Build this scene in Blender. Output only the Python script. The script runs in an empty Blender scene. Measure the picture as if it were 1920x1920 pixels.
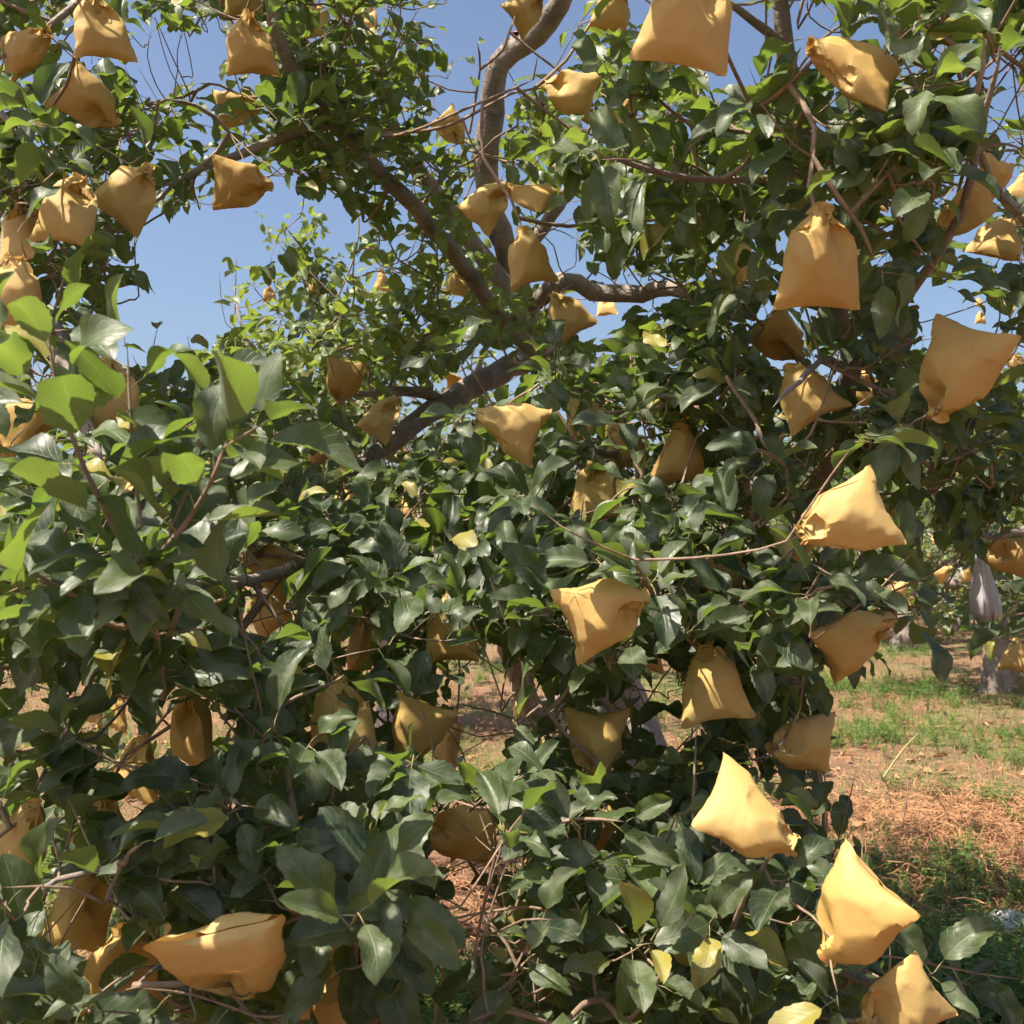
import bpy, math, random
import numpy as np
from mathutils import Matrix, Vector
R = math.radians
rng = np.random.RandomState(7)
random.seed(7)
SC = bpy.context.scene
COL = SC.collection

# ------------------------------------------------------------------ camera, sky, sun, exposure
CAM_H = 1.4
PITCH = math.atan(50/1920)
cam = bpy.data.cameras.new('camera'); camo = bpy.data.objects.new('camera', cam); COL.objects.link(camo)
camo.location = (0, 0, CAM_H); camo.rotation_euler = (math.pi/2 + PITCH, 0, 0)
cam.sensor_width = 36; cam.lens = 36; cam.clip_start = 0.05; cam.clip_end = 2000
cam.dof.use_dof = True; cam.dof.focus_distance = 2.1; cam.dof.aperture_fstop = 13
SC.camera = camo
SUN_EL, SUN_AZ = 60.0, 243.0            # azimuth clockwise from +Y (seen from above): to the left, slightly behind the viewer
sdir = Vector((math.sin(R(SUN_AZ))*math.cos(R(SUN_EL)), math.cos(R(SUN_AZ))*math.cos(R(SUN_EL)), math.sin(R(SUN_EL))))
world = bpy.data.worlds.new('World'); SC.world = world; world.use_nodes = True
wn = world.node_tree
sky = wn.nodes.new('ShaderNodeTexSky'); sky.sky_type = 'NISHITA'; sky.sun_disc = False
sky.sun_elevation = R(SUN_EL); sky.sun_rotation = R(SUN_AZ); sky.altitude = 900; sky.dust_density = 7.0; sky.ozone_density = 2.0; sky.air_density = 1.0
bgn = wn.nodes['Background']; bgn.inputs['Strength'].default_value = 0.090
wn.links.new(sky.outputs[0], bgn.inputs['Color'])
sun = bpy.data.lights.new('sun', 'SUN'); sun.energy = 5.0; sun.angle = R(0.53); sun.color = (1.0, 0.92, 0.78)
suno = bpy.data.objects.new('sun', sun); COL.objects.link(suno)
suno.rotation_euler = sdir.to_track_quat('Z', 'Y').to_euler(); suno.location = (0, 0, 20)
SC.view_settings.view_transform = 'Standard'; SC.view_settings.look = 'None'
SC.view_settings.exposure = 1.12; SC.view_settings.gamma = 1; SC.view_settings.use_curve_mapping = False
SC.cycles.max_bounces = 6; SC.cycles.diffuse_bounces = 3; SC.cycles.glossy_bounces = 2; SC.cycles.transmission_bounces = 4; SC.cycles.transparent_max_bounces = 6
SC.cycles.use_adaptive_sampling = True; SC.cycles.adaptive_threshold = 0.03; SC.cycles.caustics_reflective = False; SC.cycles.caustics_refractive = False
SC.cycles.use_denoising = True
SC.cycles.sample_clamp_indirect = 6

# photograph pixel (1920 frame) and depth along +Y  ->  point in the orchard, and back
cP, sP = math.cos(PITCH), math.sin(PITCH)
def pt(x, y, d):
    u, v = (x-960)/1920, (960-y)/1920
    dy, dz = cP - v*sP, sP + v*cP
    k = d/dy
    return np.array([u*k, d, CAM_H + dz*k])
def gpt(x, y):
    v = (960-y)/1920; u = (x-960)/1920
    dy, dz = cP - v*sP, sP + v*cP
    k = -CAM_H/dz
    return np.array([u*k, dy*k, 0.0])
def proj(P):
    P = np.asarray(P, float); q = P - np.array([0, 0, CAM_H])
    f = q[..., 1]*cP + q[..., 2]*sP
    up = -q[..., 1]*sP + q[..., 2]*cP
    f = np.maximum(f, 1e-3)
    return 960 + 1920*q[..., 0]/f, 960 - 1920*up/f, f

# ------------------------------------------------------------------ small helpers
def tag(o, label=None, cat=None, group=None, kind=None):
    if label: o['label'] = label
    if cat: o['category'] = cat
    if group: o['group'] = group
    if kind: o['kind'] = kind
    return o
def empty(name, loc):
    o = bpy.data.objects.new(name, None); COL.objects.link(o); o.location = tuple(loc); o.empty_display_size = .1
    return o
def link(name, me, parent=None, mat=None):
    o = bpy.data.objects.new(name, me); COL.objects.link(o)
    if parent is not None:
        o.parent = parent
        o.matrix_parent_inverse = Matrix.Translation(-Vector(parent.location))
    if mat is not None: o.matrix_world = mat
    return o
def mesh_np(name, verts, quads, mats, uv=None, attrs=None, midx=None, smooth=True):
    """verts (n,3), quads (m,4), uv per vertex (n,2), attrs {name: per-vertex float}"""
    verts = np.asarray(verts, np.float32); quads = np.asarray(quads, np.int32); k = quads.shape[1]
    me = bpy.data.meshes.new(name)
    me.vertices.add(len(verts)); me.vertices.foreach_set('co', verts.ravel())
    me.loops.add(quads.size); me.loops.foreach_set('vertex_index', quads.ravel())
    me.polygons.add(len(quads)); me.polygons.foreach_set('loop_start', np.arange(0, quads.size, k, dtype=np.int32))
    if midx is not None: me.polygons.foreach_set('material_index', np.asarray(midx, np.int32))
    me.polygons.foreach_set('use_smooth', np.full(len(quads), smooth))
    if uv is not None:
        l = me.uv_layers.new(name='UVMap'); l.data.foreach_set('uv', np.asarray(uv, np.float32)[quads.ravel()].ravel())
    for an, av in (attrs or {}).items():
        a = me.attributes.new(an, 'FLOAT', 'POINT'); a.data.foreach_set('value', np.asarray(av, np.float32))
    for m in mats: me.materials.append(m)
    me.update(calc_edges=True)
    return me
def nrm(v):
    v = np.asarray(v, float); return v/(np.linalg.norm(v, axis=-1, keepdims=True)+1e-9)
def catmull(P, step=0.06):
    """P (n,4): xyz + radius -> resampled smooth curve"""
    P = np.asarray(P, float); Q = np.vstack([2*P[0]-P[1], P, 2*P[-1]-P[-2]]); out = []
    for i in range(1, len(Q)-2):
        n = max(2, int(np.linalg.norm(Q[i+1, :3]-Q[i, :3])/step))
        t = np.linspace(0, 1, n, endpoint=False)[:, None]
        a, b, c, d = Q[i-1], Q[i], Q[i+1], Q[i+2]
        out.append(.5*((2*b)+(c-a)*t+(2*a-5*b+4*c-d)*t*t+(3*b-a-3*c+d)*t**3))
    out.append(P[-1][None]); out = np.vstack(out); out[:, 3] = np.maximum(out[:, 3], .0012)
    return out
def tube(C, sides=8, rough=0.0, rs=rng):
    """C (n,4) -> verts, quads, uv"""
    n = len(C); T = np.gradient(C[:, :3], axis=0); T = nrm(T)
    ref = np.array([0.31, 0.17, 0.93]); 
    if abs(T[0] @ ref) > .9: ref = np.array([1., 0, 0])
    U = nrm(np.cross(T, ref)); W = np.cross(T, U)
    a = np.linspace(0, 2*math.pi, sides, endpoint=False)
    rad = C[:, 3][:, None]*(1 + (rs.normal(0, rough, (n, sides)) if rough else np.zeros((n, sides))))
    rad[-1] *= .08                                     # closed tip
    V = C[:, None, :3] + rad[..., None]*(np.cos(a)[None, :, None]*U[:, None] + np.sin(a)[None, :, None]*W[:, None])
    i, j = np.meshgrid(np.arange(n-1), np.arange(sides), indexing='ij'); j2 = (j+1) % sides
    F = np.stack([i*sides+j, i*sides+j2, (i+1)*sides+j2, (i+1)*sides+j], -1).reshape(-1, 4)
    L = np.concatenate([[0], np.cumsum(np.linalg.norm(np.diff(C[:, :3], axis=0), axis=1))])
    uv = np.stack(np.broadcast_arrays((np.arange(sides)/sides)[None, :], L[:, None]), -1).reshape(-1, 2)
    return V.reshape(-1, 3), F, uv
def join(parts):
    vs, fs, us, off = [], [], [], 0
    for v, f, u in parts:
        vs.append(v); fs.append(f+off); us.append(u); off += len(v)
    return np.vstack(vs), np.vstack(fs), np.vstack(us)
def frames(d, n):
    d = nrm(d); n = n - (n*d).sum(-1, keepdims=True)*d; n = nrm(n); s = np.cross(n, d)
    return np.stack([d, s, n], -1)

# ------------------------------------------------------------------ materials
class NT:
    def __init__(self, name):
        self.m = bpy.data.materials.new(name); self.m.use_nodes = True; self.t = self.m.node_tree
        self.b = self.t.nodes['Principled BSDF']; self.out = self.t.nodes['Material Output']
    def n(self, typ, **kw):
        x = self.t.nodes.new(typ)
        for k, v in kw.items(): setattr(x, k, v)
        return x
    def l(self, a, b): self.t.links.new(a, b)
    def put(self, sock, v):
        if hasattr(v, 'is_output'): self.l(v, sock)
        else: sock.default_value = v
    def math(self, op, a, b=None, c=None, clamp=False):
        x = self.n('ShaderNodeMath', operation=op, use_clamp=clamp)
        for i, v in enumerate((a, b, c)):
            if v is not None: self.put(x.inputs[i], v)
        return x.outputs[0]
    def mix(self, f, a, b, mode='MIX'):
        x = self.n('ShaderNodeMix', data_type='RGBA', blend_type=mode)
        self.put(x.inputs[0], f)
        for i, v in ((6, a), (7, b)):
            self.put(x.inputs[i], v if hasattr(v, 'is_output') else tuple(v)+(1,) if len(v) == 3 else v)
        return x.outputs[2]
    def ramp(self, f, lo, hi):
        x = self.n('ShaderNodeMapRange', interpolation_type='SMOOTHSTEP'); self.put(x.inputs[0], f)
        x.inputs[1].default_value = lo; x.inputs[2].default_value = hi
        return x.outputs[0]
    def noise(self, scale, detail=3, vec=None, rough=.5, out=0):
        x = self.n('ShaderNodeTexNoise'); x.inputs['Scale'].default_value = scale; x.inputs['Detail'].default_value = detail
        x.inputs['Roughness'].default_value = rough
        if vec is not None: self.l(vec, x.inputs['Vector'])
        return x.outputs[out]
    def attr(self, name): return self.n('ShaderNodeAttribute', attribute_name=name).outputs['Fac']
    def coord(self, w='Object'): return self.n('ShaderNodeTexCoord').outputs[w]
    def pos(self): return self.n('ShaderNodeNewGeometry').outputs['Position']
    def bump(self, h, strength, dist):
        x = self.n('ShaderNodeBump'); x.inputs['Strength'].default_value = strength; x.inputs['Distance'].default_value = dist
        self.l(h, x.inputs['Height']); return x.outputs[0]

def leaf_material():
    N = NT('apple_leaf'); b = N.b
    r = N.math('FRACT', N.math('ADD', N.attr('rnd'), N.n('ShaderNodeObjectInfo').outputs['Random']))
    yng_glow = N.attr('yng_glow')
    uv = N.n('ShaderNodeSeparateXYZ'); N.l(N.coord('UV'), uv.inputs[0])
    s = uv.outputs[0]; t = N.math('ABSOLUTE', N.math('MULTIPLY_ADD', uv.outputs[1], 2.0, -1.0))
    mid = N.math('SUBTRACT', 1.0, N.ramp(t, .015, .075))
    w = N.math('MULTIPLY_ADD', s, 7.5, N.math('MULTIPLY', t, -2.6))
    tri = N.math('ABSOLUTE', N.math('SUBTRACT', N.math('FRACT', w), .5))
    sv = N.math('SUBTRACT', 1.0, N.ramp(tri, .02, .10))
    vein = N.math('MAXIMUM', mid, N.math('MULTIPLY', sv, .55))
    up = N.mix(r, (.032, .052, .025), (.066, .092, .038))
    up = N.mix(yng_glow, up, (.115, .175, .045))
    up = N.mix(N.ramp(r, .962, .970), up, (.36, .30, .06))
    dust = N.math('MULTIPLY', N.ramp(N.noise(38, 4, N.pos()), .42, .74), .38)
    up = N.mix(dust, up, (.34, .345, .26))
    up = N.mix(N.math('MULTIPLY', vein, .45), up, (.22, .27, .13))
    # rare brown scorched spots
    spot = N.ramp(N.noise(24, 2, N.pos()), .71, .76)
    up = N.mix(N.math('MULTIPLY', spot, .6), up, (.16, .09, .04))
    un = N.mix(r, (.17, .205, .125), (.22, .25, .155))
    un = N.mix(yng_glow, un, (.22, .29, .12))
    un = N.mix(N.math('MULTIPLY', vein, .5), un, (.30, .32, .20))
    back = N.n('ShaderNodeNewGeometry').outputs['Backfacing']
    col = N.mix(back, up, un)
    N.l(col, b.inputs['Base Color'])
    N.l(N.math('MULTIPLY_ADD', back, .35, N.math('MULTIPLY_ADD', dust, .5, .41)), b.inputs['Roughness'])
    b.inputs['Specular IOR Level'].default_value = .58
    h = N.math('ADD', N.math('MULTIPLY', vein, -.6), N.math('MULTIPLY', N.noise(130, 2, N.pos()), .5))
    N.l(N.bump(h, .55, .0012), b.inputs['Normal'])
    tr = N.n('ShaderNodeBsdfTranslucent')
    tc = N.mix(yng_glow, N.mix(r, (.13, .22, .026), (.19, .30, .035)), (.37, .46, .055))
    N.l(N.mix(N.math('MULTIPLY', vein, .3), tc, (.30, .36, .10)), tr.inputs['Color'])
    mx = N.n('ShaderNodeMixShader'); mx.inputs[0].default_value = .40
    N.l(b.outputs[0], mx.inputs[1]); N.l(tr.outputs[0], mx.inputs[2]); N.l(mx.outputs[0], N.out.inputs[0])
    return N.m
def petiole_material():
    N = NT('leaf_stalk'); b = N.b
    N.l(N.mix(N.noise(30, 2, N.pos()), (.24, .27, .10), (.30, .20, .10)), b.inputs['Base Color']); b.inputs['Roughness'].default_value = .55
    return N.m
def bark_material(name, c1, c2, c3, scale=1.0):
    N = NT(name); b = N.b
    p = N.coord('Object')
    n1 = N.noise(9*scale, 6, p, .65); n2 = N.noise(55*scale, 4, p, .6)
    uvm = N.n('ShaderNodeMapping'); uvm.inputs['Scale'].default_value = (3, 60, 1); N.l(N.coord('UV'), uvm.inputs[0])
    band = N.noise(1.5, 3, uvm.outputs[0])
    c = N.mix(N.ramp(n1, .35, .65), c1, c2)
    c = N.mix(N.math('MULTIPLY', N.ramp(band, .56, .72), .5), c, c3)
    c = N.mix(N.math('MULTIPLY', N.ramp(n2, .55, .75), .45), c, tuple(x*.45 for x in c1))
    N.l(c, b.inputs['Base Color']); b.inputs['Roughness'].default_value = .82
    h = N.math('ADD', N.math('ADD', n1, N.math('MULTIPLY', n2, .5)), N.math('MULTIPLY', band, .4))
    vc = N.n('ShaderNodeTexVoronoi', feature='DISTANCE_TO_EDGE'); vc.inputs['Scale'].default_value = 26*scale; N.l(p, vc.inputs['Vector'])
    h = N.math('ADD', h, N.math('MULTIPLY', N.ramp(vc.outputs[0], 0, .12), .18))
    N.l(N.bump(h, .8, .006/scale), b.inputs['Normal'])
    return N.m
def paper_material():
    N = NT('kraft_paper'); b = N.b
    r = N.n('ShaderNodeObjectInfo').outputs['Random']
    p = N.coord('Object')
    col = N.mix(r, (.58, .380, .115), (.65, .470, .175))
    col = N.mix(N.math('MULTIPLY', N.ramp(N.noise(22, 4, p), .4, .7), .35), col, (.50, .275, .085))
    uvm = N.n('ShaderNodeMapping'); uvm.inputs['Scale'].default_value = (160, 26, 1); N.l(N.coord('UV'), uvm.inputs[0])
    fib = N.noise(1.0, 3, uvm.outputs[0])
    col = N.mix(N.math('MULTIPLY', fib, .22), col, (.45, .25, .10))
    col = N.mix(N.math('MULTIPLY', N.ramp(N.noise(120, 2, p), .66, .74), .35), col, (.36, .20, .08))
    col = N.mix(N.math('MULTIPLY', N.ramp(N.noise(9, 3, p), .5, .75), .35), col, (.66, .47, .20))
    # faint stamped ring and short red marks on one face of the bag, as printed on the paper
    uv = N.n('ShaderNodeSeparateXYZ'); N.l(N.coord('UV'), uv.inputs[0]); u, v = uv.outputs[0], uv.outputs[1]
    du = N.math('SUBTRACT', N.math('MULTIPLY', u, 1.875), .36*1.875*.5+.36*1.875*.5); dv = N.math('SUBTRACT', v, .30)
    rad = N.math('SQRT', N.math('ADD', N.math('MULTIPLY', du, du), N.math('MULTIPLY', dv, dv)))
    ring = N.math('SUBTRACT', 1.0, N.ramp(N.math('ABSOLUTE', N.math('SUBTRACT', rad, .060)), .003, .008))
    # strokes: small vertical block of dashes
    def box(uc, vc, uw, vw):
        a = N.math('SUBTRACT', 1.0, N.ramp(N.math('ABSOLUTE', N.math('SUBTRACT', u, uc)), uw*.8, uw))
        c = N.math('SUBTRACT', 1.0, N.ramp(N.math('ABSOLUTE', N.math('SUBTRACT', v, vc)), vw*.8, vw))
        return N.math('MULTIPLY', a, c)
    st = box(.14, .40, .028, .006)
    for q in ((.14, .37, .028, .006), (.14, .34, .022, .006), (.128, .36, .003, .05), (.152, .36, .003, .05), (.20, .39, .022, .006), (.20, .35, .026, .006), (.20, .37, .003, .045)):
        st = N.math('MAXIMUM', st, box(*q))
    show = N.math('GREATER_THAN', r, .35)
    mark = N.math('MULTIPLY', N.math('MAXIMUM', N.math('MULTIPLY', ring, .32), N.math('MULTIPLY', st, .45)), show)
    mark = N.math('MULTIPLY', mark, N.ramp(N.noise(60, 3, p), .38, .62))
    col = N.mix(mark, col, (.50, .12, .07))
    N.l(col, b.inputs['Base Color']); b.inputs['Roughness'].default_value = .62; b.inputs['Specular IOR Level'].default_value = .35
    vo = N.n('ShaderNodeTexVoronoi', feature='DISTANCE_TO_EDGE'); vo.inputs['Scale'].default_value = 17
    pm = N.n('ShaderNodeVectorMath', operation='ADD'); N.l(p, pm.inputs[0])
    cr = N.n('ShaderNodeCombineXYZ'); N.l(N.math('MULTIPLY', r, 9.0), cr.inputs[0]); N.l(cr.outputs[0], pm.inputs[1]); N.l(pm.outputs[0], vo.inputs['Vector'])
    crease = N.ramp(vo.outputs[0], 0.0, .06)
    h = N.math('ADD', N.math('MULTIPLY', N.noise(95, 3, p), .25), N.math('ADD', N.math('MULTIPLY', N.noise(30, 2, p), .8), N.math('MULTIPLY', fib, .06)))
    N.l(N.bump(h, .6, .0024), b.inputs['Normal'])
    tr = N.n('ShaderNodeBsdfTranslucent'); tr.inputs['Color'].default_value = (.62, .34, .09, 1)
    mx = N.n('ShaderNodeMixShader'); mx.inputs[0].default_value = .22
    N.l(b.outputs[0], mx.inputs[1]); N.l(tr.outputs[0], mx.inputs[2]); N.l(mx.outputs[0], N.out.inputs[0])
    return N.m
def ground_material():
    N = NT('orchard_soil'); b = N.b; p = N.pos()
    big = N.noise(.55, 4, p); med = N.noise(3.2, 5, p, .6); fine = N.noise(60, 5, p, .7); grit = N.noise(210, 3, p, .7)
    c = N.mix(N.ramp(med, .3, .7), (.20, .098, .055), (.29, .152, .085))
    c = N.mix(N.math('MULTIPLY', N.ramp(fine, .5, .72), .6), c, (.42, .27, .16))
    c = N.mix(N.math('MULTIPLY', N.ramp(grit, .52, .68), .55), c, (.13, .075, .045))
    c = N.mix(N.math('MULTIPLY', N.ramp(big, .48, .62), .5), c, (.13, .165, .055))
    N.l(c, b.inputs['Base Color']); b.inputs['Roughness'].default_value = .95
    N.l(N.bump(N.math('ADD', fine, N.math('MULTIPLY', grit, .5)), .9, .02), b.inputs['Normal'])
    return N.m
def vary_material(name, c1, c2, c3, rough=.7, trans=None):
    """colour follows the per-piece attribute rnd"""
    N = NT(name); b = N.b; r = N.attr('rnd')
    c = N.mix(N.ramp(r, 0, .6), c1, c2); c = N.mix(N.ramp(r, .6, 1), c, c3)
    N.l(c, b.inputs['Base Color']); b.inputs['Roughness'].default_value = rough
    if trans:
        tr = N.n('ShaderNodeBsdfTranslucent'); tr.inputs['Color'].default_value = tuple(trans)+(1,)
        mx = N.n('ShaderNodeMixShader'); mx.inputs[0].default_value = .35
        N.l(b.outputs[0], mx.inputs[1]); N.l(tr.outputs[0], mx.inputs[2]); N.l(mx.outputs[0], N.out.inputs[0])
    return N.m
def plain(name, c, rough=.6, noise=None):
    N = NT(name)
    if noise: N.l(N.mix(N.noise(noise, 4, N.coord('Object')), c, tuple(x*.55 for x in c)), N.b.inputs['Base Color'])
    else: N.b.inputs['Base Color'].default_value = tuple(c)+(1,)
    N.b.inputs['Roughness'].default_value = rough
    return N.m
M_LEAF = leaf_material(); M_PET = petiole_material(); M_PAPER = paper_material(); M_GROUND = ground_material()
M_BARK = bark_material('apple_bark', (.175, .140, .118), (.30, .245, .21), (.39, .33, .29))
M_TWIG = bark_material('twig_bark', (.20, .13, .09), (.30, .21, .15), (.36, .28, .20), 4.0)
M_STRAW = vary_material('dry_straw', (.31, .135, .062), (.45, .24, .115), (.18, .08, .04), .8)
M_GRASS = vary_material('grass_blade', (.10, .19, .04), (.17, .25, .06), (.40, .33, .14), .6, (.26, .34, .06))
M_WEED = vary_material('weed_leaf', (.055, .115, .030), (.12, .20, .045), (.21, .26, .06), .55, (.2, .34, .05))
M_WIRE = plain('tie_wire', (.10, .075, .05), .5)
M_RED = plain('red_inner_paper', (.50, .045, .04), .45, 30)
M_PAINT = plain('red_wound_paint', (.36, .07, .08), .6, 20)
# ------------------------------------------------------------------ what the crowns cover, seen from the path (30 x 30 cells, tenths)
COVER = """
8554279898 6751011451 1152567725
5555136798 7661231561 1263126643
6643763658 7853145588 2267225656
6647854599 9733367777 7788877665
9766446678 9755888888 8779987657
9874684257 6576546799 8877999823
8773432011 3454231477 9873278555
6996101131 4677412277 8861367646
5666322344 5677543355 8762464356
8755624777 8888865367 9733766116
6776437878 7873477668 8845588116
6666788877 5775687888 8863489866
5767888887 7544768888 7877589987
6788887788 8878898998 8888777887
7887768888 8888888988 8887327888
8888888688 8888888888 8885125787
9999999588 8888888889 8887544676
9999999689 8888888889 7899875567
9899998788 8888888888 8999872246
8899999987 8863467786 7887650023
3779978998 9865465565 6376210000
5777633998 7775363265 4388300000
6777778999 8875663378 9887200000
6765888889 9988788888 9458500000
6665587788 7336888889 9836610000
6667777799 9546878888 8865631000
7778876888 8956898888 7877651200
8777533687 9855888889 8887751200
9877754578 8767888999 9888863451
8876688767 7557777887 8888741132
"""
COVER = np.array([[int(ch) for ch in ln.replace(' ', '')] for ln in COVER.strip().splitlines()], float)/10
DEPTH = np.array([
 [2.2, 2.4, 2.6, 2.6, 2.6, 3.0, 2.4, 1.8, 1.5, 1.4, 1.4],
 [2.0, 2.4, 2.6, 2.5, 2.6, 2.8, 1.8, 1.7, 1.4, 1.3, 1.5],
 [1.7, 1.9, 2.6, 2.6, 3.0, 2.9, 2.0, 1.8, 1.4, 1.4, 2.0],
 [1.7, 1.8, 3.6, 4.0, 3.4, 3.2, 2.6, 2.0, 1.6, 1.6, 2.2],
 [1.65, 1.65, 2.3, 3.2, 3.0, 2.4, 2.0, 1.9, 1.7, 1.5, 2.2],
 [1.25, 1.35, 1.5, 2.3, 2.4, 2.1, 1.9, 1.8, 1.7, 2.2, 2.6],
 [1.05, 1.0, 1.2, 1.7, 1.9, 1.7, 1.5, 1.6, 1.5, 2.2, 3.0],
 [1.5, 1.2, 1.2, 1.3, 1.6, 1.7, 1.8, 1.8, 1.9, 3.0, 3.2],
 [1.3, 1.2, 1.2, 1.25, 1.4, 1.6, 1.6, 1.7, 1.7, 2.5, 3.0],
 [1.0, 1.1, 1.15, 1.15, 1.15, 1.4, 1.4, 1.5, 1.5, 1.7, 2.0],
 [1.0, 1.05, 1.1, 1.1, 1.2, 1.3, 1.4, 1.5, 1.5, 1.6, 1.7]])
# ------------------------------------------------------------------ ground
def ground():
    xs = np.concatenate([-np.geomspace(14, 900, 14)[::-1], np.linspace(-13, 13, 120), np.geomspace(14, 900, 14)])
    ys = np.concatenate([[-60, -20, -6], np.linspace(-2, 16, 110), np.geomspace(17, 1200, 26)])
    X, Y = np.meshgrid(xs, ys)
    Z = .018*np.sin(X*2.1+.6*Y)*np.sin(Y*1.7) + .012*np.sin(5.3*X+1.1)*np.cos(4.1*Y+X)
    Z *= np.clip(1-np.hypot(X, Y)/30, 0, 1)
    Z -= .03
    n, m = len(ys), len(xs)
    i, j = np.meshgrid(np.arange(n-1), np.arange(m-1), indexing='ij')
    F = np.stack([i*m+j, i*m+j+1, (i+1)*m+j+1, (i+1)*m+j], -1).reshape(-1, 4)
    o = link('ground', mesh_np('ground', np.stack([X, Y, Z], -1).reshape(-1, 3), F, [M_GROUND]))
    tag(o, 'reddish brown orchard soil strewn with dry straw', None, None, 'structure')
ground()

# ------------------------------------------------------------------ leaf shapes: serrated, folded along the midrib, tip curled down
def make_leaf(seed, ns=10, nt=5, L=.086, wid=.245, serr=.07, pet=.024):
    rs = np.random.RandomState(seed)
    fold = rs.uniform(.12, .8); curl = rs.uniform(.2, 1.7); wave = rs.uniform(.004, .013); ph = rs.uniform(0, 6); fr = rs.uniform(4, 9); twist = rs.uniform(-.5, .5)
    side = rs.uniform(-.25, .25)
    s = np.linspace(0, 1, ns); t = np.linspace(-1, 1, nt)
    w = (s**.62)*((1-s)**.68)*(1-.25*np.clip((s-.82)/.18, 0, 1)); w = w/w.max()*L*wid*rs.uniform(.92, 1.15); w[0] = .0012; w[-1] = .0004
    ang = np.cumsum(np.full(ns, curl/ns)*(s*.9+.35)) - .15; ds = L/(ns-1)
    cx = np.concatenate([[0], np.cumsum(np.cos(ang[:-1])*ds)]) + pet; cz = -np.concatenate([[0], np.cumsum(np.sin(ang[:-1])*ds)])
    V = np.zeros((ns, nt, 3)); UV = np.zeros((ns, nt, 2))
    for k in range(nt):
        a = abs(t[k]); jag = 1 + (serr*np.where(np.arange(ns) % 2 == 0, 1, -1) if a > .9 else 0)
        rise = w*a*math.tan(fold) + (wave*np.sin(s*fr+ph+(0 if t[k] > 0 else 1.7))*a*a*np.sin(s*math.pi))
        roll = twist*(s-.2)
        y = w*t[k]*jag*math.cos(fold*.6)
        V[:, k, 0] = cx + np.sin(ang)*rise*.7; V[:, k, 2] = cz + np.cos(ang)*rise + y*np.sin(roll)
        V[:, k, 1] = y*np.cos(roll) + side*(s**2)*L
        UV[:, k, 0] = s; UV[:, k, 1] = t[k]*.5+.5
    i, j = np.meshgrid(np.arange(ns-1), np.arange(nt-1), indexing='ij')
    F = np.stack([i*nt+j, (i+1)*nt+j, (i+1)*nt+j+1, i*nt+j+1], -1).reshape(-1, 4)
    # stalk
    C = np.array([[0, 0, 0, .0010], [pet*.5, 0, .0015, .0008], [pet+.004, 0, -.0004, .0007]])
    v, f, u = tube(C, 3)
    nb = ns*nt
    V = np.vstack([V.reshape(-1, 3), v]); F2 = np.vstack([F, f+nb]); UV = np.vstack([UV.reshape(-1, 2), u])
    mi = np.concatenate([np.zeros(len(F), int), np.ones(len(f), int)])
    # midrib sample points for placing
    return dict(V=V, F=F2[:, ::-1] if False else F2, UV=UV, mi=mi)
LV = [make_leaf(100+k, ns=15, nt=7, serr=.05) for k in range(16)]                    # near leaves
LVL = [make_leaf(200+k, ns=6, nt=3, serr=0) for k in range(10)]  # inside the crown
LVF = [make_leaf(300+k, ns=4, nt=3, serr=0, wid=.33) for k in range(8)]  # trees across the alley
for grp in (LV, LVL, LVF):
    for q in grp:                                              # face winding so that the upper side looks along +Z
        a, b, c = q['V'][q['F'][len(q['F'])//4][:3]]
        n = np.cross(b-a, c-a)
        if n[2] < 0: q['F'] = q['F'][:, ::-1]
LMESH = {}
def leaf_mesh(k, y):
    key = (k, y)
    if key not in LMESH:
        q = LV[k]; nv = len(q['V'])
        LMESH[key] = mesh_np('leaf', q['V'], q['F'], [M_LEAF, M_PET], q['UV'], dict(rnd=np.full(nv, k*.137), yng_glow=np.full(nv, y/4)), q['mi'])
    return LMESH[key]
class Leaves: pass
LE = dict(pos=[], M=[], scale=[], yng_glow=[], tree=[], far=[])
def leaf_points(pos, Rm, sc):
    """five sample points of a leaf: stalk end, middle, tip, both sides"""
    loc = np.array([[.024, 0, 0], [.065, 0, .002], [.108, 0, -.02], [.05, .024, .008], [.05, -.024, .008], [.085, .018, -.004], [.085, -.018, -.004]])*sc
    return pos + loc @ Rm.T
def stuff_leaves(name, idx, variants, parent):
    """all leaves of idx in one mesh"""
    vs, fs, us, rn, yg, mi, off = [], [], [], [], [], [], 0
    idx = np.asarray(idx, int)
    if len(idx) == 0: return
    vid = rng.randint(0, len(variants), len(idx))
    P = A_pos[idx]; Rm = A_M[idx]; S = A_sc[idx]; Y = A_y[idx]; base = np.array(parent.location)
    for k, q in enumerate(variants):
        s = np.where(vid == k)[0]
        if len(s) == 0: continue
        V = np.einsum('kij,nj->kni', Rm[s]*S[s][:, None, None], q['V']) + (P[s]-base)[:, None]
        nv = len(q['V']); vs.append(V.reshape(-1, 3))
        fs.append((q['F'][None] + (np.arange(len(s))*nv)[:, None, None]).reshape(-1, 4) + off); off += nv*len(s)
        us.append(np.tile(q['UV'], (len(s), 1))); mi.append(np.tile(q['mi'], len(s)))
        rn.append(np.repeat(rng.rand(len(s)), nv)); yg.append(np.repeat(Y[s], nv))
    me = mesh_np(name, np.vstack(vs), np.vstack(fs), [M_LEAF, M_PET], np.vstack(us), dict(rnd=np.concatenate(rn), yng_glow=np.concatenate(yg)), np.concatenate(mi))
    o = bpy.data.objects.new(name, me); COL.objects.link(o); o.parent = parent
    o['kind'] = 'stuff'
    return o

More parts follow.
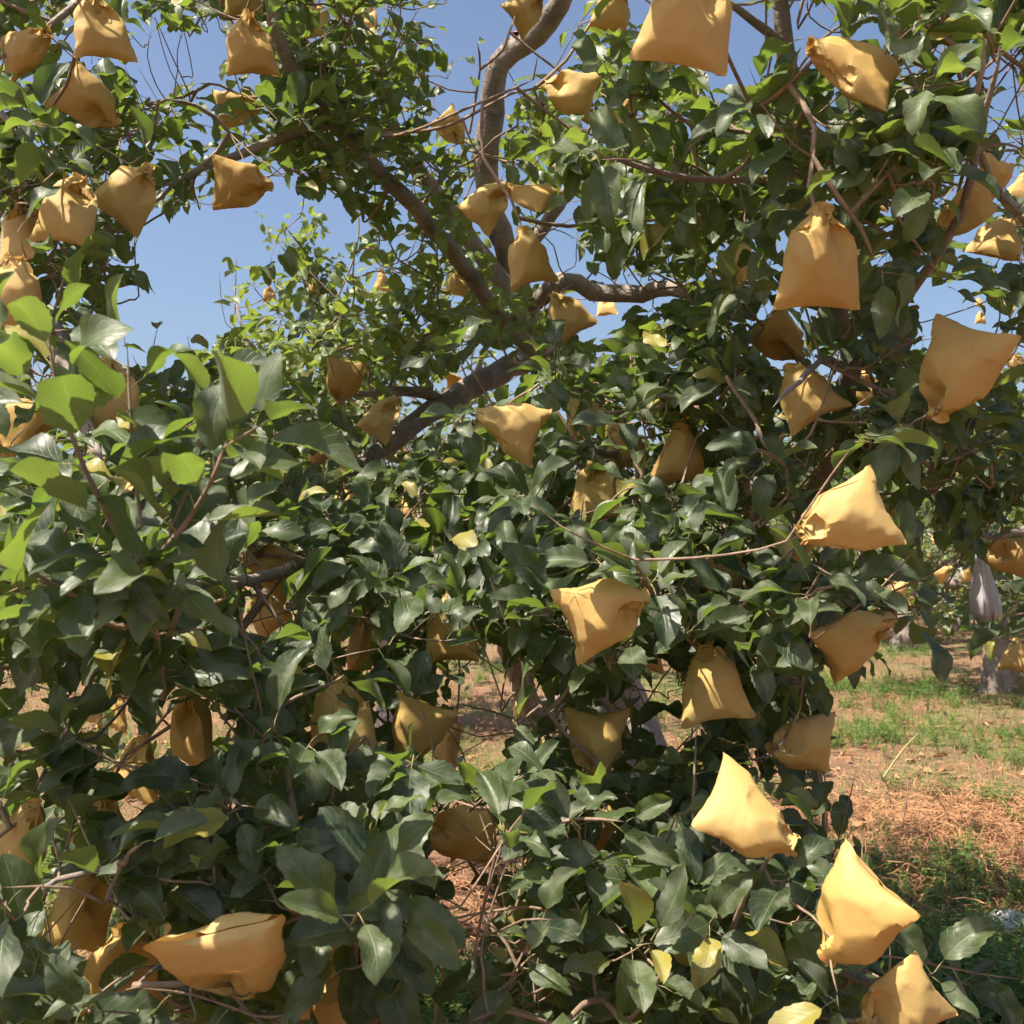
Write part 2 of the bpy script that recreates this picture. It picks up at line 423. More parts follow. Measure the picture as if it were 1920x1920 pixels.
# ------------------------------------------------------------------ paper fruit bags: two sheets sewn at three edges, tied at the neck round a fruit, settled as cloth
def bag_sim(seed, NU=15, NV=18, W=0.15, H=0.172, iters=170):
    rs = np.random.RandomState(seed)
    N = 2*(NU-1); half = NU-1
    c = np.arange(N)
    xs = np.where(c <= half, c/half, (N-c)/half)*W - W/2
    sgn = np.where(c <= half, -1.0, 1.0)
    P = np.zeros((NV, N, 3))
    dz = H/(NV-1); dx = W/half
    for r in range(NV):
        P[r,:,0] = xs; P[r,:,2] = r*dz
        P[r,:,1] = sgn*0.016*np.sqrt(np.clip(1-(xs/(W/2))**2,0,1))*min(1,r/4)
    P += rs.normal(0,0.0012,P.shape)
    plt = np.where(c%2==0,1.0,-1.0)
    for r in range(NV-6,NV): P[r,:,1] += plt*0.004*(r-NV+7)/6
    mir = (N-c) % N
    side = np.zeros(N,bool); side[0]=side[half]=True
    rn = NV-2
    rneck = rs.uniform(0.011,0.017)
    R = rs.uniform(0.040,0.047)
    apple = np.array([rs.uniform(-.022,.022), rs.uniform(-.008,.008), H*0.80-R-rs.uniform(.008,.03)])
    press = rs.choice([0.0003,0.0005,0.0007])*rs.uniform(.7,1.3)
    g = rs.normal(0,1,3); g /= np.linalg.norm(g); g *= 0.00012
    nx = rs.uniform(-.03,.03); 
    kb = rs.uniform(.15,.4)
    V = np.zeros_like(P)
    dd = np.hypot(dx,dz)
    dents = [(np.array([rs.uniform(-.06,.06), rs.choice([-1,1])*rs.uniform(.045,.062), rs.uniform(.02,.11)]), rs.uniform(.018,.03)) for _ in range(rs.randint(1,4))]
    def solve(A,B,L,k):
        d = B-A; l = np.sqrt((d*d).sum(-1,keepdims=True))+1e-9
        return d*((l-L)/l*0.5*k)
    def hor(off,L,k,mask=None):
        for s in range(off*2 if off>1 else 2):
            idx = np.arange(s%(2*off), N, 2*off) if off>1 else np.arange(s,N,2)
            j = (idx+off)%N
            d = solve(P[:,idx],P[:,j],L,k)
            if mask is not None: d = d*mask[idx][None,:,None]
            P[:,idx]+=d; P[:,j]-=d
    def ver(off,L,k):
        for s in range(2*off):
            idx = np.arange(s,NV-off,2*off)
            if len(idx)==0: continue
            d = solve(P[idx],P[idx+off],L,k); P[idx]+=d; P[idx+off]-=d
    def dia(sg):
        for s in range(2):
            idx = np.arange(s,NV-1,2); Q = np.roll(P[idx+1],-sg,axis=1)
            d = solve(P[idx],Q,dd,0.8); P[idx]+=d; P[idx+1]-=np.roll(d,sg,axis=1)
    bm2 = np.ones(N); 
    for k in range(N):
        if side[(k+1)%N]: bm2[k]=0
    bm4 = np.ones(N)
    for k in range(N):
        for q in (1,2,3):
            if side[(k+q)%N]: bm4[k]=0
    for it in range(iters):
        f = it/iters
        P0 = P.copy()
        # normals
        du = np.roll(P,-1,1)-np.roll(P,1,1)
        dv = np.empty_like(P); dv[1:-1]=P[2:]-P[:-2]; dv[0]=P[1]-P[0]; dv[-1]=P[-1]-P[-2]
        n = np.cross(du,dv); n/= (np.linalg.norm(n,axis=-1,keepdims=True)+1e-9)
        V *= 0.86
        P += V + n*press*(1 if f<.75 else .4) + g
        for rep in range(2):
            hor(1,dx,1.0); ver(1,dz,1.0); dia(1); dia(-1)
            hor(2,2*dx,kb,bm2); ver(2,2*dz,kb); hor(4,4*dx,kb*.35,bm4); ver(4,4*dz,kb*.35)
            m = (P[0]+P[0][mir])/2; P[0]=m
            ctr = P[rn].mean(0); ctr[0] += (nx-ctr[0])*.05; ctr[1]*=.9
            rr = max(rneck, 0.05*(1-f*1.7))
            for q,ro in ((rn,rr),(rn-1,rr*1.3+.002),(rn-2,rr*1.9+.006)):
                d = P[q]-ctr; d[:,2]=0; l=np.linalg.norm(d,axis=1,keepdims=True)+1e-9
                P[q] -= d*np.clip((l-ro)/l,0,1)*.9
            P[rn,:,2] += (P[rn,:,2].mean()+.003-P[rn,:,2])*.3; P[-1,:,2] += np.clip(P[rn,:,2].mean()+.004-P[-1,:,2],0,None)*.3
            d = P-apple; l=np.linalg.norm(d,axis=-1,keepdims=True)+1e-9
            P += d/l*np.clip(R-l,0,None)
            if .25<f<.8:
                for dc,dr in dents:
                    d=P-dc; l=np.linalg.norm(d,axis=-1,keepdims=True)+1e-9
                    P += d/l*np.clip(dr-l,0,None)*.5
        apple += (np.array([P[rn,:,0].mean()*.6, 0, P[rn,:,2].mean()-R-.004])-apple)*.02
        V = np.clip(P-P0,-.004,.004)
    P[0] = (P[0]+P[0][mir])/2
    neck = P[rn].mean(0)
    def up(A, axis, per):
        A = np.moveaxis(A, axis, 0)
        if per: nx1, nx2, pv = np.roll(A,-1,0), np.roll(A,-2,0), np.roll(A,1,0)
        else:
            nx1 = np.concatenate([A[1:],A[-1:]]); nx2 = np.concatenate([A[2:],A[-1:],A[-1:]]); pv = np.concatenate([A[:1],A[:-1]])
        mid = (A+nx1)*.5625-(pv+nx2)*.0625 if per else (A+nx1)*.5
        B = np.stack([A,mid],1).reshape((-1,)+A.shape[1:])
        if not per: B = B[:-1]
        return np.moveaxis(B,0,axis)
    P = P*np.array([1.0, rs.uniform(.6,.82), 1.0]); neck = neck*np.array([1.0,.7,1.0])
    P = up(up(P,1,True),0,False); body = P[:2*rn].reshape(-1,3).mean(0)
    NV, N = P.shape[:2]; half = N//2; c = np.arange(N)
    uv = np.zeros((NV,N+1,2))
    uu = np.append(np.where(c<=half, c/half*.5, .5+(c-half)/half*.5),1.0)
    uv[:,:,0]=uu[None]; uv[:,:,1]=(np.arange(NV)/(NV-1))[:,None]
    faces=[];fuv=[]
    for r in range(NV-1):
        for k in range(N):
            a=(r,k);b=(r,(k+1)%N);e=(r+1,(k+1)%N);h=(r+1,k)
            faces.append([q[0]*N+q[1] for q in (a,b,e,h)])
            fuv += [uv[r,k],uv[r,k+1],uv[r+1,k+1],uv[r+1,k]]
    return P.reshape(-1,3)-body, np.array(faces), np.array(fuv), neck-body

def facet(v, vn, seed, k=34, amt=.66):
    """crease the paper: each patch of the surface flattens towards its own plane"""
    rs = np.random.RandomState(seed); s = rs.choice(len(v), k, replace=False)
    # spread the patch centres
    for _ in range(4):
        d = ((v[:, None]-v[s][None])**2).sum(-1); own = d.argmin(1)
        for q in range(k):
            m = np.where(own == q)[0]
            if len(m): s[q] = m[((v[m]-v[m].mean(0))**2).sum(1).argmin()]
    d = ((v[:, None]-v[s][None])**2).sum(-1) + .0012*(1-vn@vn[s].T); own = d.argmin(1); out = v.copy()
    for q in range(k):
        m = np.where(own == q)[0]
        if len(m) < 6: continue
        c = v[m].mean(0); n = nrm(vn[m].mean(0)); h = (v[m]-c)@n
        out[m] -= (h*amt)[:, None]*n
    return out
def relax(v, f, w=.25):
    """one light smoothing pass so that creases stay crisp but not torn"""
    acc = np.zeros_like(v); cnt = np.zeros(len(v))
    for i in range(4):
        np.add.at(acc, f[:, i], v[f[:, (i+1) % 4]]); np.add.at(cnt, f[:, i], 1)
        np.add.at(acc, f[:, i], v[f[:, (i-1) % 4]]); np.add.at(cnt, f[:, i], 1)
    return v*(1-w)+acc/cnt[:, None]*w
BAGV = []
for k in range(18):
    v, f, fuv, nk = bag_sim(k)
    a, b, c, e = (v[f[:, i]] for i in range(4)); fn = np.cross(c-a, e-b); vn = np.zeros_like(v)
    for i in range(4): np.add.at(vn, f[:, i], fn)
    vn = nrm(vn)
    v = relax(relax(facet(v, vn, k), f, .22), f, .15)
    me = bpy.data.meshes.new('paper_fruit_bag'); me.from_pydata(v.tolist(), [], f.tolist())
    me.polygons.foreach_set('use_smooth', [True]*len(f)); me.set_sharp_from_angle(angle=R(30))
    l = me.uv_layers.new(name='UVMap'); l.data.foreach_set('uv', fuv.astype(np.float32).ravel())
    me.materials.append(M_PAPER)
    axis = nrm(nk)
    ring = [np.append(nk + .0105*np.array([math.cos(t), math.sin(t), 0]) + np.array([0, 0, -.003]), .0009) for t in np.linspace(0, 2*math.pi, 13)]
    ring.append(np.append(nk + np.array([.024, .004, .004]), .0007))
    tv, tf, tu = tube(np.array(ring), 5)
    tie = mesh_np('tie_wire', tv, tf, [M_WIRE], tu)
    lip = []
    for t in np.linspace(0, 2*math.pi, 10, endpoint=False):
        for rr, zz in ((.004, -.002), (.0075+.002*math.sin(3*t+k), .007), (.010+.003*math.cos(4*t), .013)):
            lip.append(nk + np.array([rr*math.cos(t), rr*math.sin(t), zz]))
    lf = [[i*3+j, ((i+1) % 10)*3+j, ((i+1) % 10)*3+j+1, i*3+j+1] for i in range(10) for j in range(2)]
    inner = mesh_np('inner_paper', np.array(lip), np.array(lf), [M_RED])
    BAGV.append(dict(me=me, neck=nk, tie=tie, inner=inner))

GH = 'bags half hidden in the leaves'
G1 = ('brown paper fruit bag half hidden deep among dark leaves', GH)
G2 = ('paper fruit bag high in the crown with sky behind it', 'bags high in the crown')
G3 = ('tiny pale paper fruit bag on a far tree across the alley', 'bags on far trees')
# (x, y, length px, direction of the neck in degrees, depth factor, openness 0..1, label or group)
BAGS = [
 (45, 92, 135, 20, 1, 1, 'tan paper bag with a twig crossing in front of it, under leafy sky gap'),
 (188, 55, 155, 100, 1, 1, 'tall tan paper bag folded at a sharp ridge, beside the slanting thin branch'),
 (163, 188, 130, -35, 1, 1, 'pale paper bag with sharp corner raised to the sky, neck in leaves'),
 (470, 90, 130, 95, 1, 1, 'smooth tan paper bag hanging clear against blue sky below dense leaves'),
 (440, 205, 95, 0, 1, .82, 'slim paper bag pointing sideways out of the leaves at the sky gap'),
 (242, 365, 140, 60, 1, 1, 'shaded tan paper bag standing upright behind a thin horizontal branch'),
 (450, 345, 122, 10, 1, 1, 'clear tan paper bag lying sideways under a dark branch against the sky'),
 (35, 450, 150, 95, 1, .82, G2), (130, 400, 160, 80, 1, .4, G2), (18, 555, 175, 90, 1, 1, 'large shaded brown paper bag beside the thick dark limb'),
 (455, 0, 100, 90, 1, 1, G2), (592, 42, 85, 90, 1, .82, G2), (690, 35, 65, 90, 1.1, .4, G2), (845, 238, 85, -50, 1.1, 1, 'narrow paper bag with a leaf pressed to its side near the upright limb'),
 (655, 245, 60, 90, 1.1, .3, ('paper fruit bag half hidden high in the leaves round the bare limbs', GH)), (985, 18, 95, 45, 1, 1, 'paper bag under the angled bare limb against open sky'), (1073, 175, 112, 160, 1, 1, 'sunlit paper bag with crisp dark folds hanging by a long thin shoot'),
 (1150, 20, 110, 90, 1, .82, G2), (1165, 228, 95, 60, 1, .5, ('paper fruit bag half hidden high in the leaves round the bare limbs', GH)), (912, 385, 112, 50, 1, 1, 'crumpled golden bag, plumper of the pair below the upright limb'),
 (1000, 368, 112, 150, 1, 1, 'golden bag with a long raised corner, beside the crumpled plump one'), (992, 487, 125, 105, 1, 1, 'round golden bag with a sharp low corner, just above the bare limb'),
 (860, 530, 70, 80, 1, .82, ('paper fruit bag half hidden in leaves round the pale slanting limb', GH)), (716, 530, 50, 90, 1, .82, G2), (1065, 592, 100, 120, 1, .82, ('paper fruit bag half hidden in leaves round the pale slanting limb', GH)), (1137, 575, 52, 90, 1, 1, 'small pale bag hanging just below the bare horizontal limb'),
 (1270, 240, 55, 90, 1, .82, ('paper fruit bag half hidden high in the leaves round the bare limbs', GH)), (1235, 300, 60, 40, 1, .5, ('paper fruit bag half hidden high in the leaves round the bare limbs', GH)), (1290, 32, 215, 80, 1, 1, 'big shaded bag filling the gap at the top of the crown'),
 (1605, 130, 205, 165, 1, 1, 'large smooth shaded bag with pointed lower corner beside the dark upright limb'),
 (1537, 492, 205, 95, 1, 1, 'broad shaded bag tied round the dark upright limb, two corners spread'), (1380, 500, 110, 60, 1.1, .82, ('paper fruit bag half hidden in leaves round the dark upright limb', GH)), (1600, 355, 70, 90, 1.1, .5, ('paper fruit bag half hidden in leaves round the dark upright limb', GH)), (1645, 372, 80, 60, 1.1, .5, ('paper fruit bag half hidden in leaves round the dark upright limb', GH)),
 (1812, 392, 145, 220, 1.1, 1, 'bag with tight pleats at its gathered neck, in the sunlit cluster of bags'), (1862, 335, 115, 250, 1.15, 1, 'topmost creased bag of the sunlit cluster of bags'), (1872, 450, 130, 55, 1.1, 1, 'lowest bag of the sunlit cluster, long corner pointing sideways'), (1915, 355, 75, 90, 1.1, 1, G2),
 (1460, 632, 125, -40, 1, 1, 'bright sunlit bag with three sharp corners resting on another bag'), (1512, 742, 158, 115, 1, 1, 'bag with a deep centre fold behind a bare grey twig'),
 (1798, 690, 195, 260, 1, 1, 'large smooth bag with a single leaf lying across its lower edge'), (1622, 732, 80, 90, 1, .82, ('paper fruit bag half hidden in leaves round the dark upright limb', GH)),
 (1838, 597, 26, 90, 1, 1, G3), (1893, 580, 30, 60, 1, 1, G3), (1880, 658, 42, 90, 1, 1, G3), (1906, 682, 42, 120, 1, 1, G3), (1836, 568, 24, 90, 1, 1, G3), (1875, 640, 24, 40, 1, 1, G3),
 (1588, 972, 205, 200, 1, 1, 'large sunlit bag like a broad fan with long corner, over the grassy alley'), (1497, 1020, 100, 20, 1.05, .82, 'smaller shaded bag tucked behind the large fan shaped bag'),
 (1275, 852, 140, 90, 1, 1, 'wide golden bag with a drooping leaf over its corner'), (1168, 835, 118, 110, 1, .82, ('paper fruit bag half hidden in leaves round the pale slanting limb', GH)), (1095, 785, 105, 260, 1, .82, 'golden bag with its corner pointing straight up between leaves'), (1115, 930, 132, 95, 1, 1, 'plump smooth golden bag in front of the dark crown, sunlit on its shoulder'),
 (960, 800, 152, 175, 1, 1, 'long crumpled sunlit bag lying sideways under the pale limb'), (715, 785, 98, 60, 1, 1, 'squat golden bag resting against the pale slanting limb'), (645, 712, 90, 270, 1, 1, 'cup shaped golden bag with open side up among bright young leaves'), (862, 722, 65, 0, 1, .82, ('paper fruit bag half hidden in leaves round the pale slanting limb', GH)),
 (600, 838, 85, 90, 1, .82, ('paper fruit bag half hidden in leaves round the pale slanting limb', GH)), (650, 930, 70, 90, 1, .5, ('paper fruit bag half hidden in leaves round the pale slanting limb', GH)), (430, 732, 70, 60, 1, .5, ('paper fruit bag half hidden in leaves round the pale slanting limb', GH)), (205, 752, 180, 90, 1.1, .5, 'big bag behind the upright leafy shoots'), (50, 792, 165, 20, 1.1, .82, 'big bag with a long corner, behind the left upright shoot'),
 (190, 855, 105, 80, 1.1, .5, ('paper fruit bag half hidden behind the upright leafy shoots', GH)), (252, 935, 125, 90, 1.1, .82, 'pale sunlit bag behind the fork of the leafy shoots'), (512, 1065, 122, 150, 1, 1, 'golden bag with corner turned out, beside the big drooping leaves'), (500, 1152, 105, 130, 1.02, 1, 'golden bag with a flat pointed corner, just under another bag'),
 (672, 1212, 120, 80, 1, 1, 'shaded golden bag hanging smooth and round in the dark of the crown'), (640, 1352, 165, 95, 1, .82, 'long shaded bag ending in a point among the darkest leaves'), (845, 1182, 140, 90, 1, .82, 'wide shaded bag with one leaf hanging over its middle'),
 (1128, 1152, 192, 15, 1, 1, 'long sunlit bag with sharp flat corner, under the big pale leaf rosette'), (1352, 1062, 135, 80, 1, .82, 'upright golden bag with one straight fold, behind curled leaves'), (1308, 1122, 95, 90, 1, .5, ('paper fruit bag half hidden behind the long sunlit bag and its leaves', GH)), (1212, 1228, 95, 90, 1.1, .5, ('paper fruit bag half hidden behind the long sunlit bag and its leaves', GH)), (1050, 1192, 65, 90, 1.2, .4, ('paper fruit bag half hidden behind the long sunlit bag and its leaves', GH)),
 (1335, 1285, 165, 97, 1, 1, 'crumpled twisted bag with knotted neck, ending in a long point'), (1598, 1202, 170, 30, 1, .82, 'wide shaded bag hanging low over the grass behind two leaves'), (1507, 1395, 160, 200, 1, 1, 'clear creased bag with raised corner, above the straw covered ground'),
 (1402, 1530, 205, -35, 1, 1, 'long creased bag slanting down, sunlit on its lower half'), (1605, 1712, 222, 240, 1, 1, 'tall crumpled bag with corner up and red paper showing at its tie'), (1690, 1882, 190, 215, 1, 1, 'low bag beside the leafy tip of the lowest branch'),
 (1120, 1392, 155, 270, 1, 1, 'bag with two ear like corners standing up in front of the trunk'), (870, 1562, 155, 170, 1, 1, 'golden bag under the pale oval leaf, half in shadow'), (1112, 1565, 125, 60, 1, .82, 'deeply shaded bag behind three small leaves'), (1092, 1772, 125, 80, 1.2, .4, ('paper fruit bag half hidden low down in front of the trunk', GH)), (1165, 1778, 75, 90, 1.2, .5, ('paper fruit bag half hidden low down in front of the trunk', GH)),
 (782, 1372, 150, 250, 1, 1, 'shaded bag with a sharp sunlit corner, behind two round leaves'), (842, 1402, 95, 60, 1.05, .82, ('shaded paper bag half hidden in the low dark leaves', GH)), (362, 1372, 165, 92, 1, 1, 'big smooth shaded bag above a long horizontal leaf'), (255, 1442, 140, 85, 1, 1, 'shaded bag hanging with its point straight down'), (175, 1322, 105, 80, 1.1, .82, ('brown paper bag half hidden in the low leaves over dry grass', GH)), (216, 1335, 95, 70, 1.1, .82, ('brown paper bag half hidden in the low leaves over dry grass', GH)),
 (40, 1570, 165, 80, 1, 1, 'brown bag with patches of sun, over the dry grass'), (190, 1562, 165, 80, 1.05, .4, ('brown paper bag half hidden in the low leaves over dry grass', GH)), (495, 1492, 125, 100, 1.1, .82, 'narrow bag with bright streaks of sun, in deep shade'), (562, 1512, 105, 60, 1.1, .5, ('shaded paper bag half hidden in the low dark leaves', GH)), (150, 1712, 160, 75, 1, 1, 'plump sunlit bag tied below the pale pinkish twig'),
 (430, 1797, 262, 270, 1, 1, 'largest bag, wide and sunlit, with small red print and two corners spread'), (225, 1832, 200, 85, 1, .82, 'twisted sunlit bag with knotted top, beside the widest bag'), (620, 1852, 190, 80, 1, .82, 'big dark shaded bag low behind hanging leaves'), (50, 1702, 75, 60, 1.2, .5, ('brown paper bag half hidden in the low leaves over dry grass', GH)), (330, 1732, 95, 30, 1.2, .5, ('shaded paper bag half hidden in the low dark leaves', GH)), (800, 1700, 75, 60, 1.3, .4, ('shaded paper bag half hidden in the low dark leaves', GH)), (980, 1320, 62, 100, 1.1, .82, 'small bag hanging beside the crooked inner limb'),
 (1897, 1042, 135, 175, 1.3, 1, 'orange brown bag with ribbed neck, beside the hanging plastic bag'), (1903, 1232, 85, 80, 1.2, 1, 'bag in the shade beside the far trunk'),
 (1690, 1102, 36, 60, 1, 1, G3), (1668, 1085, 32, 90, 1, 1, G3), (1745, 1042, 27, 90, 1, 1, G3), (1768, 1076, 40, 40, 1, 1, G3), (1757, 1012, 30, 80, 1, 1, G3), (1813, 1077, 34, 90, 1, 1, G3), (1795, 1080, 28, 30, 1, 1, G3), (1712, 1128, 28, 30, 1, 1, G3), (1750, 1138, 26, 90, 1, 1, G3),
 (505, 553, 32, 90, 1, 1, 'tiny pale bag alone at the edge of the sky, on a far branch tip'), (590, 540, 38, 90, 1, 1, G3), (765, 950, 52, 90, 1, .82, ('paper fruit bag half hidden in leaves round the pale slanting limb', GH)), (795, 992, 62, 60, 1, .5, ('paper fruit bag half hidden in leaves round the pale slanting limb', GH)), (756, 852, 34, 90, 1, .82, G3), (700, 866, 30, 60, 1, .82, G3),
 (1430, 942, 65, 80, 1, .82, ('paper fruit bag half hidden in leaves round the dark upright limb', GH)), (1450, 812, 72, 60, 1, .82, ('paper fruit bag half hidden in leaves round the dark upright limb', GH)),
]
BAGI = []
for (x, y, ln, ang, dm, op, lab) in BAGS:
    d = float(np.clip(.150*1920/ln*dm, 1.02, 11.5))
    nd = np.array([math.cos(R(ang)), rng.uniform(-.35, .55) if 'largest' not in str(lab) else 1.0, math.sin(R(ang))]); nd = nrm(nd)
    c = pt(x, y, d)
    face = np.array([0, -1., 0])*1.0 + rng.normal(0, .38, 3)*(0 if 'largest' in str(lab) else 1)
    zax = nd; yax = -(face - (face@zax)*zax); yax = nrm(yax); xax = np.cross(yax, zax)
    v = rng.randint(len(BAGV)) if 'largest' not in str(lab) else 12; B = BAGV[v]
    # align the bag so that its neck lies along zax
    na = nrm(B['neck']); 
    q = Vector(na).rotation_difference(Vector((0, 0, 1))).to_matrix()
    Rm = np.stack([xax, yax, zax], -1) @ np.array(q)
    bs = rng.uniform(.84, .95) if 'largest' not in str(lab) else 1.04
    if rng.rand() < .5: Rm = Rm @ np.diag([-1, -1, 1.]) if abs(na[2]) > .98 else Rm
    BAGI.append(dict(x=x, y=y, ln=ln, d=d, c=c, R=Rm, v=v, op=op, lab=lab, neck=c+Rm@B['neck']*bs, nd=nd, s=bs))
# ------------------------------------------------------------------ limbs of the near trees (pixel, pixel, depth, radius in metres)
TREES = {}
def tree_root(key, name, base, label, group=None):
    o = empty(name, (base[0], base[1], 0)); tag(o, label, 'tree', group)
    TREES[key] = dict(root=o, limbs=[], twigs=[], near=True)
    return o
class Nodes:
    '''skeleton points with fast nearest look-up'''
    def __init__(self): self.a = np.zeros((400000, 3)); self.n = 0
    def append(self, p): self.a[self.n] = p; self.n += 1
    def __getitem__(self, i): return self.a[:self.n][i]
    def __len__(self): return self.n
class Keys(list):
    def __init__(self): super().__init__(); self.m = np.zeros(400000, bool)
    def append(self, k): self.m[len(self)] = k in ('main', 'left', 'right'); super().append(k)
NODE_P, NODE_T, NODE_W = Nodes(), Keys(), []          # skeleton nodes: point, tree key, index of the twig they belong to (-1 = limb)
OPEN = []                                     # limb stretches that stay free of leaves (x, y, r, depth, chance)
def limb(key, pts, name='branch', clear=None, rough=.05, sides=9):
    P = np.array([np.append(p[:3], p[3]) if len(p) == 5 else np.append(pt(p[0], p[1], p[2]), p[3]) for p in pts])
    C = catmull(P, .05)
    C[:, :3] += rng.normal(0, .0035, (len(C), 3))*np.clip(C[:, 3:4]/.02, .3, 1.2)
    C[:, 3] *= 1+rng.normal(0, .03, len(C))
    v, f, u = tube(C, sides, rough)
    base = np.array(TREES[key]['root'].location)
    o = link(name, mesh_np(name, v-base, f, [M_BARK], u)); o.parent = TREES[key]['root']
    TREES[key]['limbs'].append(o)
    for c in C[::2]:
        NODE_P.append(c[:3]); NODE_T.append(key); NODE_W.append(-1)
    if clear:
        a, b, ch = clear
        for c in C[int(len(C)*a):int(len(C)*b)]:
            x, y, d = proj(c[:3]); OPEN.append((x, y, c[3]*1920/d+6, d, ch))
    return C
mb = gpt(1212, 1545); mb[2] = -.08
tree_root('main', 'apple_tree', mb, 'old apple tree with leaning grey trunk, spread limbs and many bagged fruits')
def W(p, r): return (p[0], p[1], p[2], r, 'w')
T = limb('main', [W(mb, .19), W(pt(1208, 1470, mb[1]), .155), W(pt(1190, 1390, mb[1]), .145), W(pt(1150, 1300, mb[1]-.1), .14), W(pt(1112, 1220, mb[1]-.15), .12)], 'trunk', (.3, .75, .4), .022, 14)
mg = lambda *p, **k: limb('main', p, **k)
mg((1118, 1235, 4.95, .10), (1112, 1120, 4.9, .09), (1128, 950, 4.75, .06), (1142, 800, 4.6, .052), (1110, 720, 4.4, .048), (1030, 640, 4.1, .046), (975, 540, 3.95, .045), (915, 350, 3.8, .047), (920, 240, 3.7, .045), (936, 120, 3.6, .043), (985, 85, 3.55, .040), (1045, 8, 3.4, .037), (1075, -70, 3.3, .03), clear=(.66, 1, .92))
mg((1030, 645, 4.1, .046), (940, 695, 3.8, .045), (850, 746, 3.6, .042), (765, 805, 3.45, .034), (690, 862, 3.3, .026), (600, 905, 3.1, .02), clear=(.2, .8, .9))
mg((835, 755, 3.58, .024), (795, 738, 3.5, .020), (730, 732, 3.4, .015), (650, 745, 3.2, .01), clear=(.1, .8, .7))
mg((1110, 760, 4.4, .04), (960, 620, 3.6, .03), (870, 500, 3.2, .027), (780, 390, 2.95, .024), (690, 300, 2.8, .023), (620, 220, 2.7, .024), (560, 150, 2.6, .021), (520, 60, 2.5, .018), (500, -60, 2.4, .015), clear=(.45, .6, .5))
mg((612, 232, 2.7, .02), (540, 252, 2.65, .015), (450, 288, 2.6, .012), (380, 316, 2.55, .009), (300, 352, 2.4, .005), clear=(.1, .6, .6))
mg((965, 560, 3.92, .04), (860, 420, 3.8, .034), (800, 340, 3.7, .03), (745, 255, 3.6, .026), (700, 120, 3.4, .02), (660, 0, 3.2, .012), (640, -80, 3.1, .008), clear=(.4, .65, .6))
mg((505, -50, 2.42, .012), (300, -60, 2.3, .010), (150, 4, 2.2, .008), (60, 76, 2.15, .006), (-40, 125, 2.1, .004), clear=(.45, 1, .7))
mg((375, 318, 2.55, .006), (430, 250, 2.5, .006), (370, 200, 2.45, .005), (310, 185, 2.4, .004), clear=(0, .8, .5))
mg((960, 610, 3.65, .036), (1050, 527, 3.2, .029), (1110, 546, 3.15, .029), (1180, 549, 3.1, .027), (1260, 543, 3.0, .023), (1345, 560, 2.9, .012), (1400, 560, 2.85, .006), clear=(.3, .85, .93))
mg((1135, 1225, 4.95, .06), (1300, 1150, 4.0, .042), (1425, 1105, 3.2, .032), (1540, 900, 2.6, .026), (1590, 700, 2.2, .022), (1575, 590, 2.1, .020), (1545, 450, 2.0, .019), (1508, 300, 1.9, .018), (1490, 200, 1.85, .017), (1470, 80, 1.8, .016), (1455, -60, 1.75, .013), clear=(.62, 1, .6))
mg((1590, 680, 2.2, .012), (1700, 560, 1.8, .009), (1800, 400, 1.6, .007), (1850, 200, 1.5, .005), (1880, 90, 1.45, .003))
mg((1500, 260, 1.88, .009), (1600, 250, 1.6, .007), (1700, 215, 1.45, .005), (1830, 180, 1.35, .004), (1845, 60, 1.32, .003))
mg((1590, 690, 2.2, .01), (1545, 672, 1.85, .006), (1500, 712, 1.62, .005), (1450, 762, 1.55, .003), clear=(.3, 1, .8))
mg((1110, 1240, 4.95, .058), (1012, 1335, 4.5, .047), (962, 1245, 4.0, .040), (925, 1150, 3.6, .034), (860, 1040, 2.9, .026), (700, 1020, 2.5, .016), (500, 1080, 1.9, .011), (340, 1100, 1.25, .008), (250, 1085, 1.02, .006), clear=(.15, .25, .4))
mg((1130, 1320, 5.0, .05), (1000, 1450, 3.8, .032), (820, 1560, 2.6, .022), (640, 1600, 1.8, .014), (430, 1600, 1.4, .006), (240, 1640, 1.2, .003))
mg((820, 1560, 2.6, .014), (765, 1650, 1.8, .009), (738, 1716, 1.2, .004))
mg((430, 1600, 1.4, .008), (380, 1740, 1.3, .005), (250, 1850, 1.2, .004))
mg((1180, 1340, 5.0, .045), (1260, 1450, 3.6, .028), (1380, 1560, 2.5, .019), (1450, 1660, 2.0, .013), (1520, 1780, 1.75, .008), (1620, 1840, 1.65, .005), (1740, 1830, 1.6, .003))
mg((1260, 1450, 3.6, .02), (1180, 1600, 2.3, .012), (1110, 1720, 1.7, .008), (1060, 1830, 1.5, .004))
mg((1380, 1560, 2.5, .014), (1310, 1660, 1.95, .009), (1330, 1800, 1.6, .005))
mg((1300, 1150, 4.0, .03), (1255, 1140, 2.9, .016), (1225, 1110, 1.7, .006), (1190, 1060, 1.5, .004))
mg((1425, 1105, 3.2, .02), (1500, 1080, 2.2, .011), (1560, 1120, 1.75, .005))
mg((1140, 800, 4.6, .03), (1160, 800, 3.2, .016), (1150, 850, 2.4, .010), (1080, 830, 2.0, .005))
mg((1425, 1105, 3.2, .02), (1385, 850, 2.4, .011), (1330, 760, 2.0, .007), (1200, 740, 1.9, .004))
mg((1510, 330, 1.92, .009), (1400, 338, 1.7, .006), (1250, 328, 1.6, .005), (1120, 288, 1.5, .003), clear=(.1, .8, .6))
mg((1470, 80, 1.8, .009), (1380, 15, 1.7, .006), (1290, -35, 1.65, .004))
mg((960, 520, 3.93, .03), (1100, 300, 3.8, .02), (1200, 150, 3.7, .014), (1250, 10, 3.6, .007))
mg((640, 870, 3.2, .014), (560, 780, 3.6, .010), (480, 690, 4.0, .007), (440, 560, 4.2, .004))
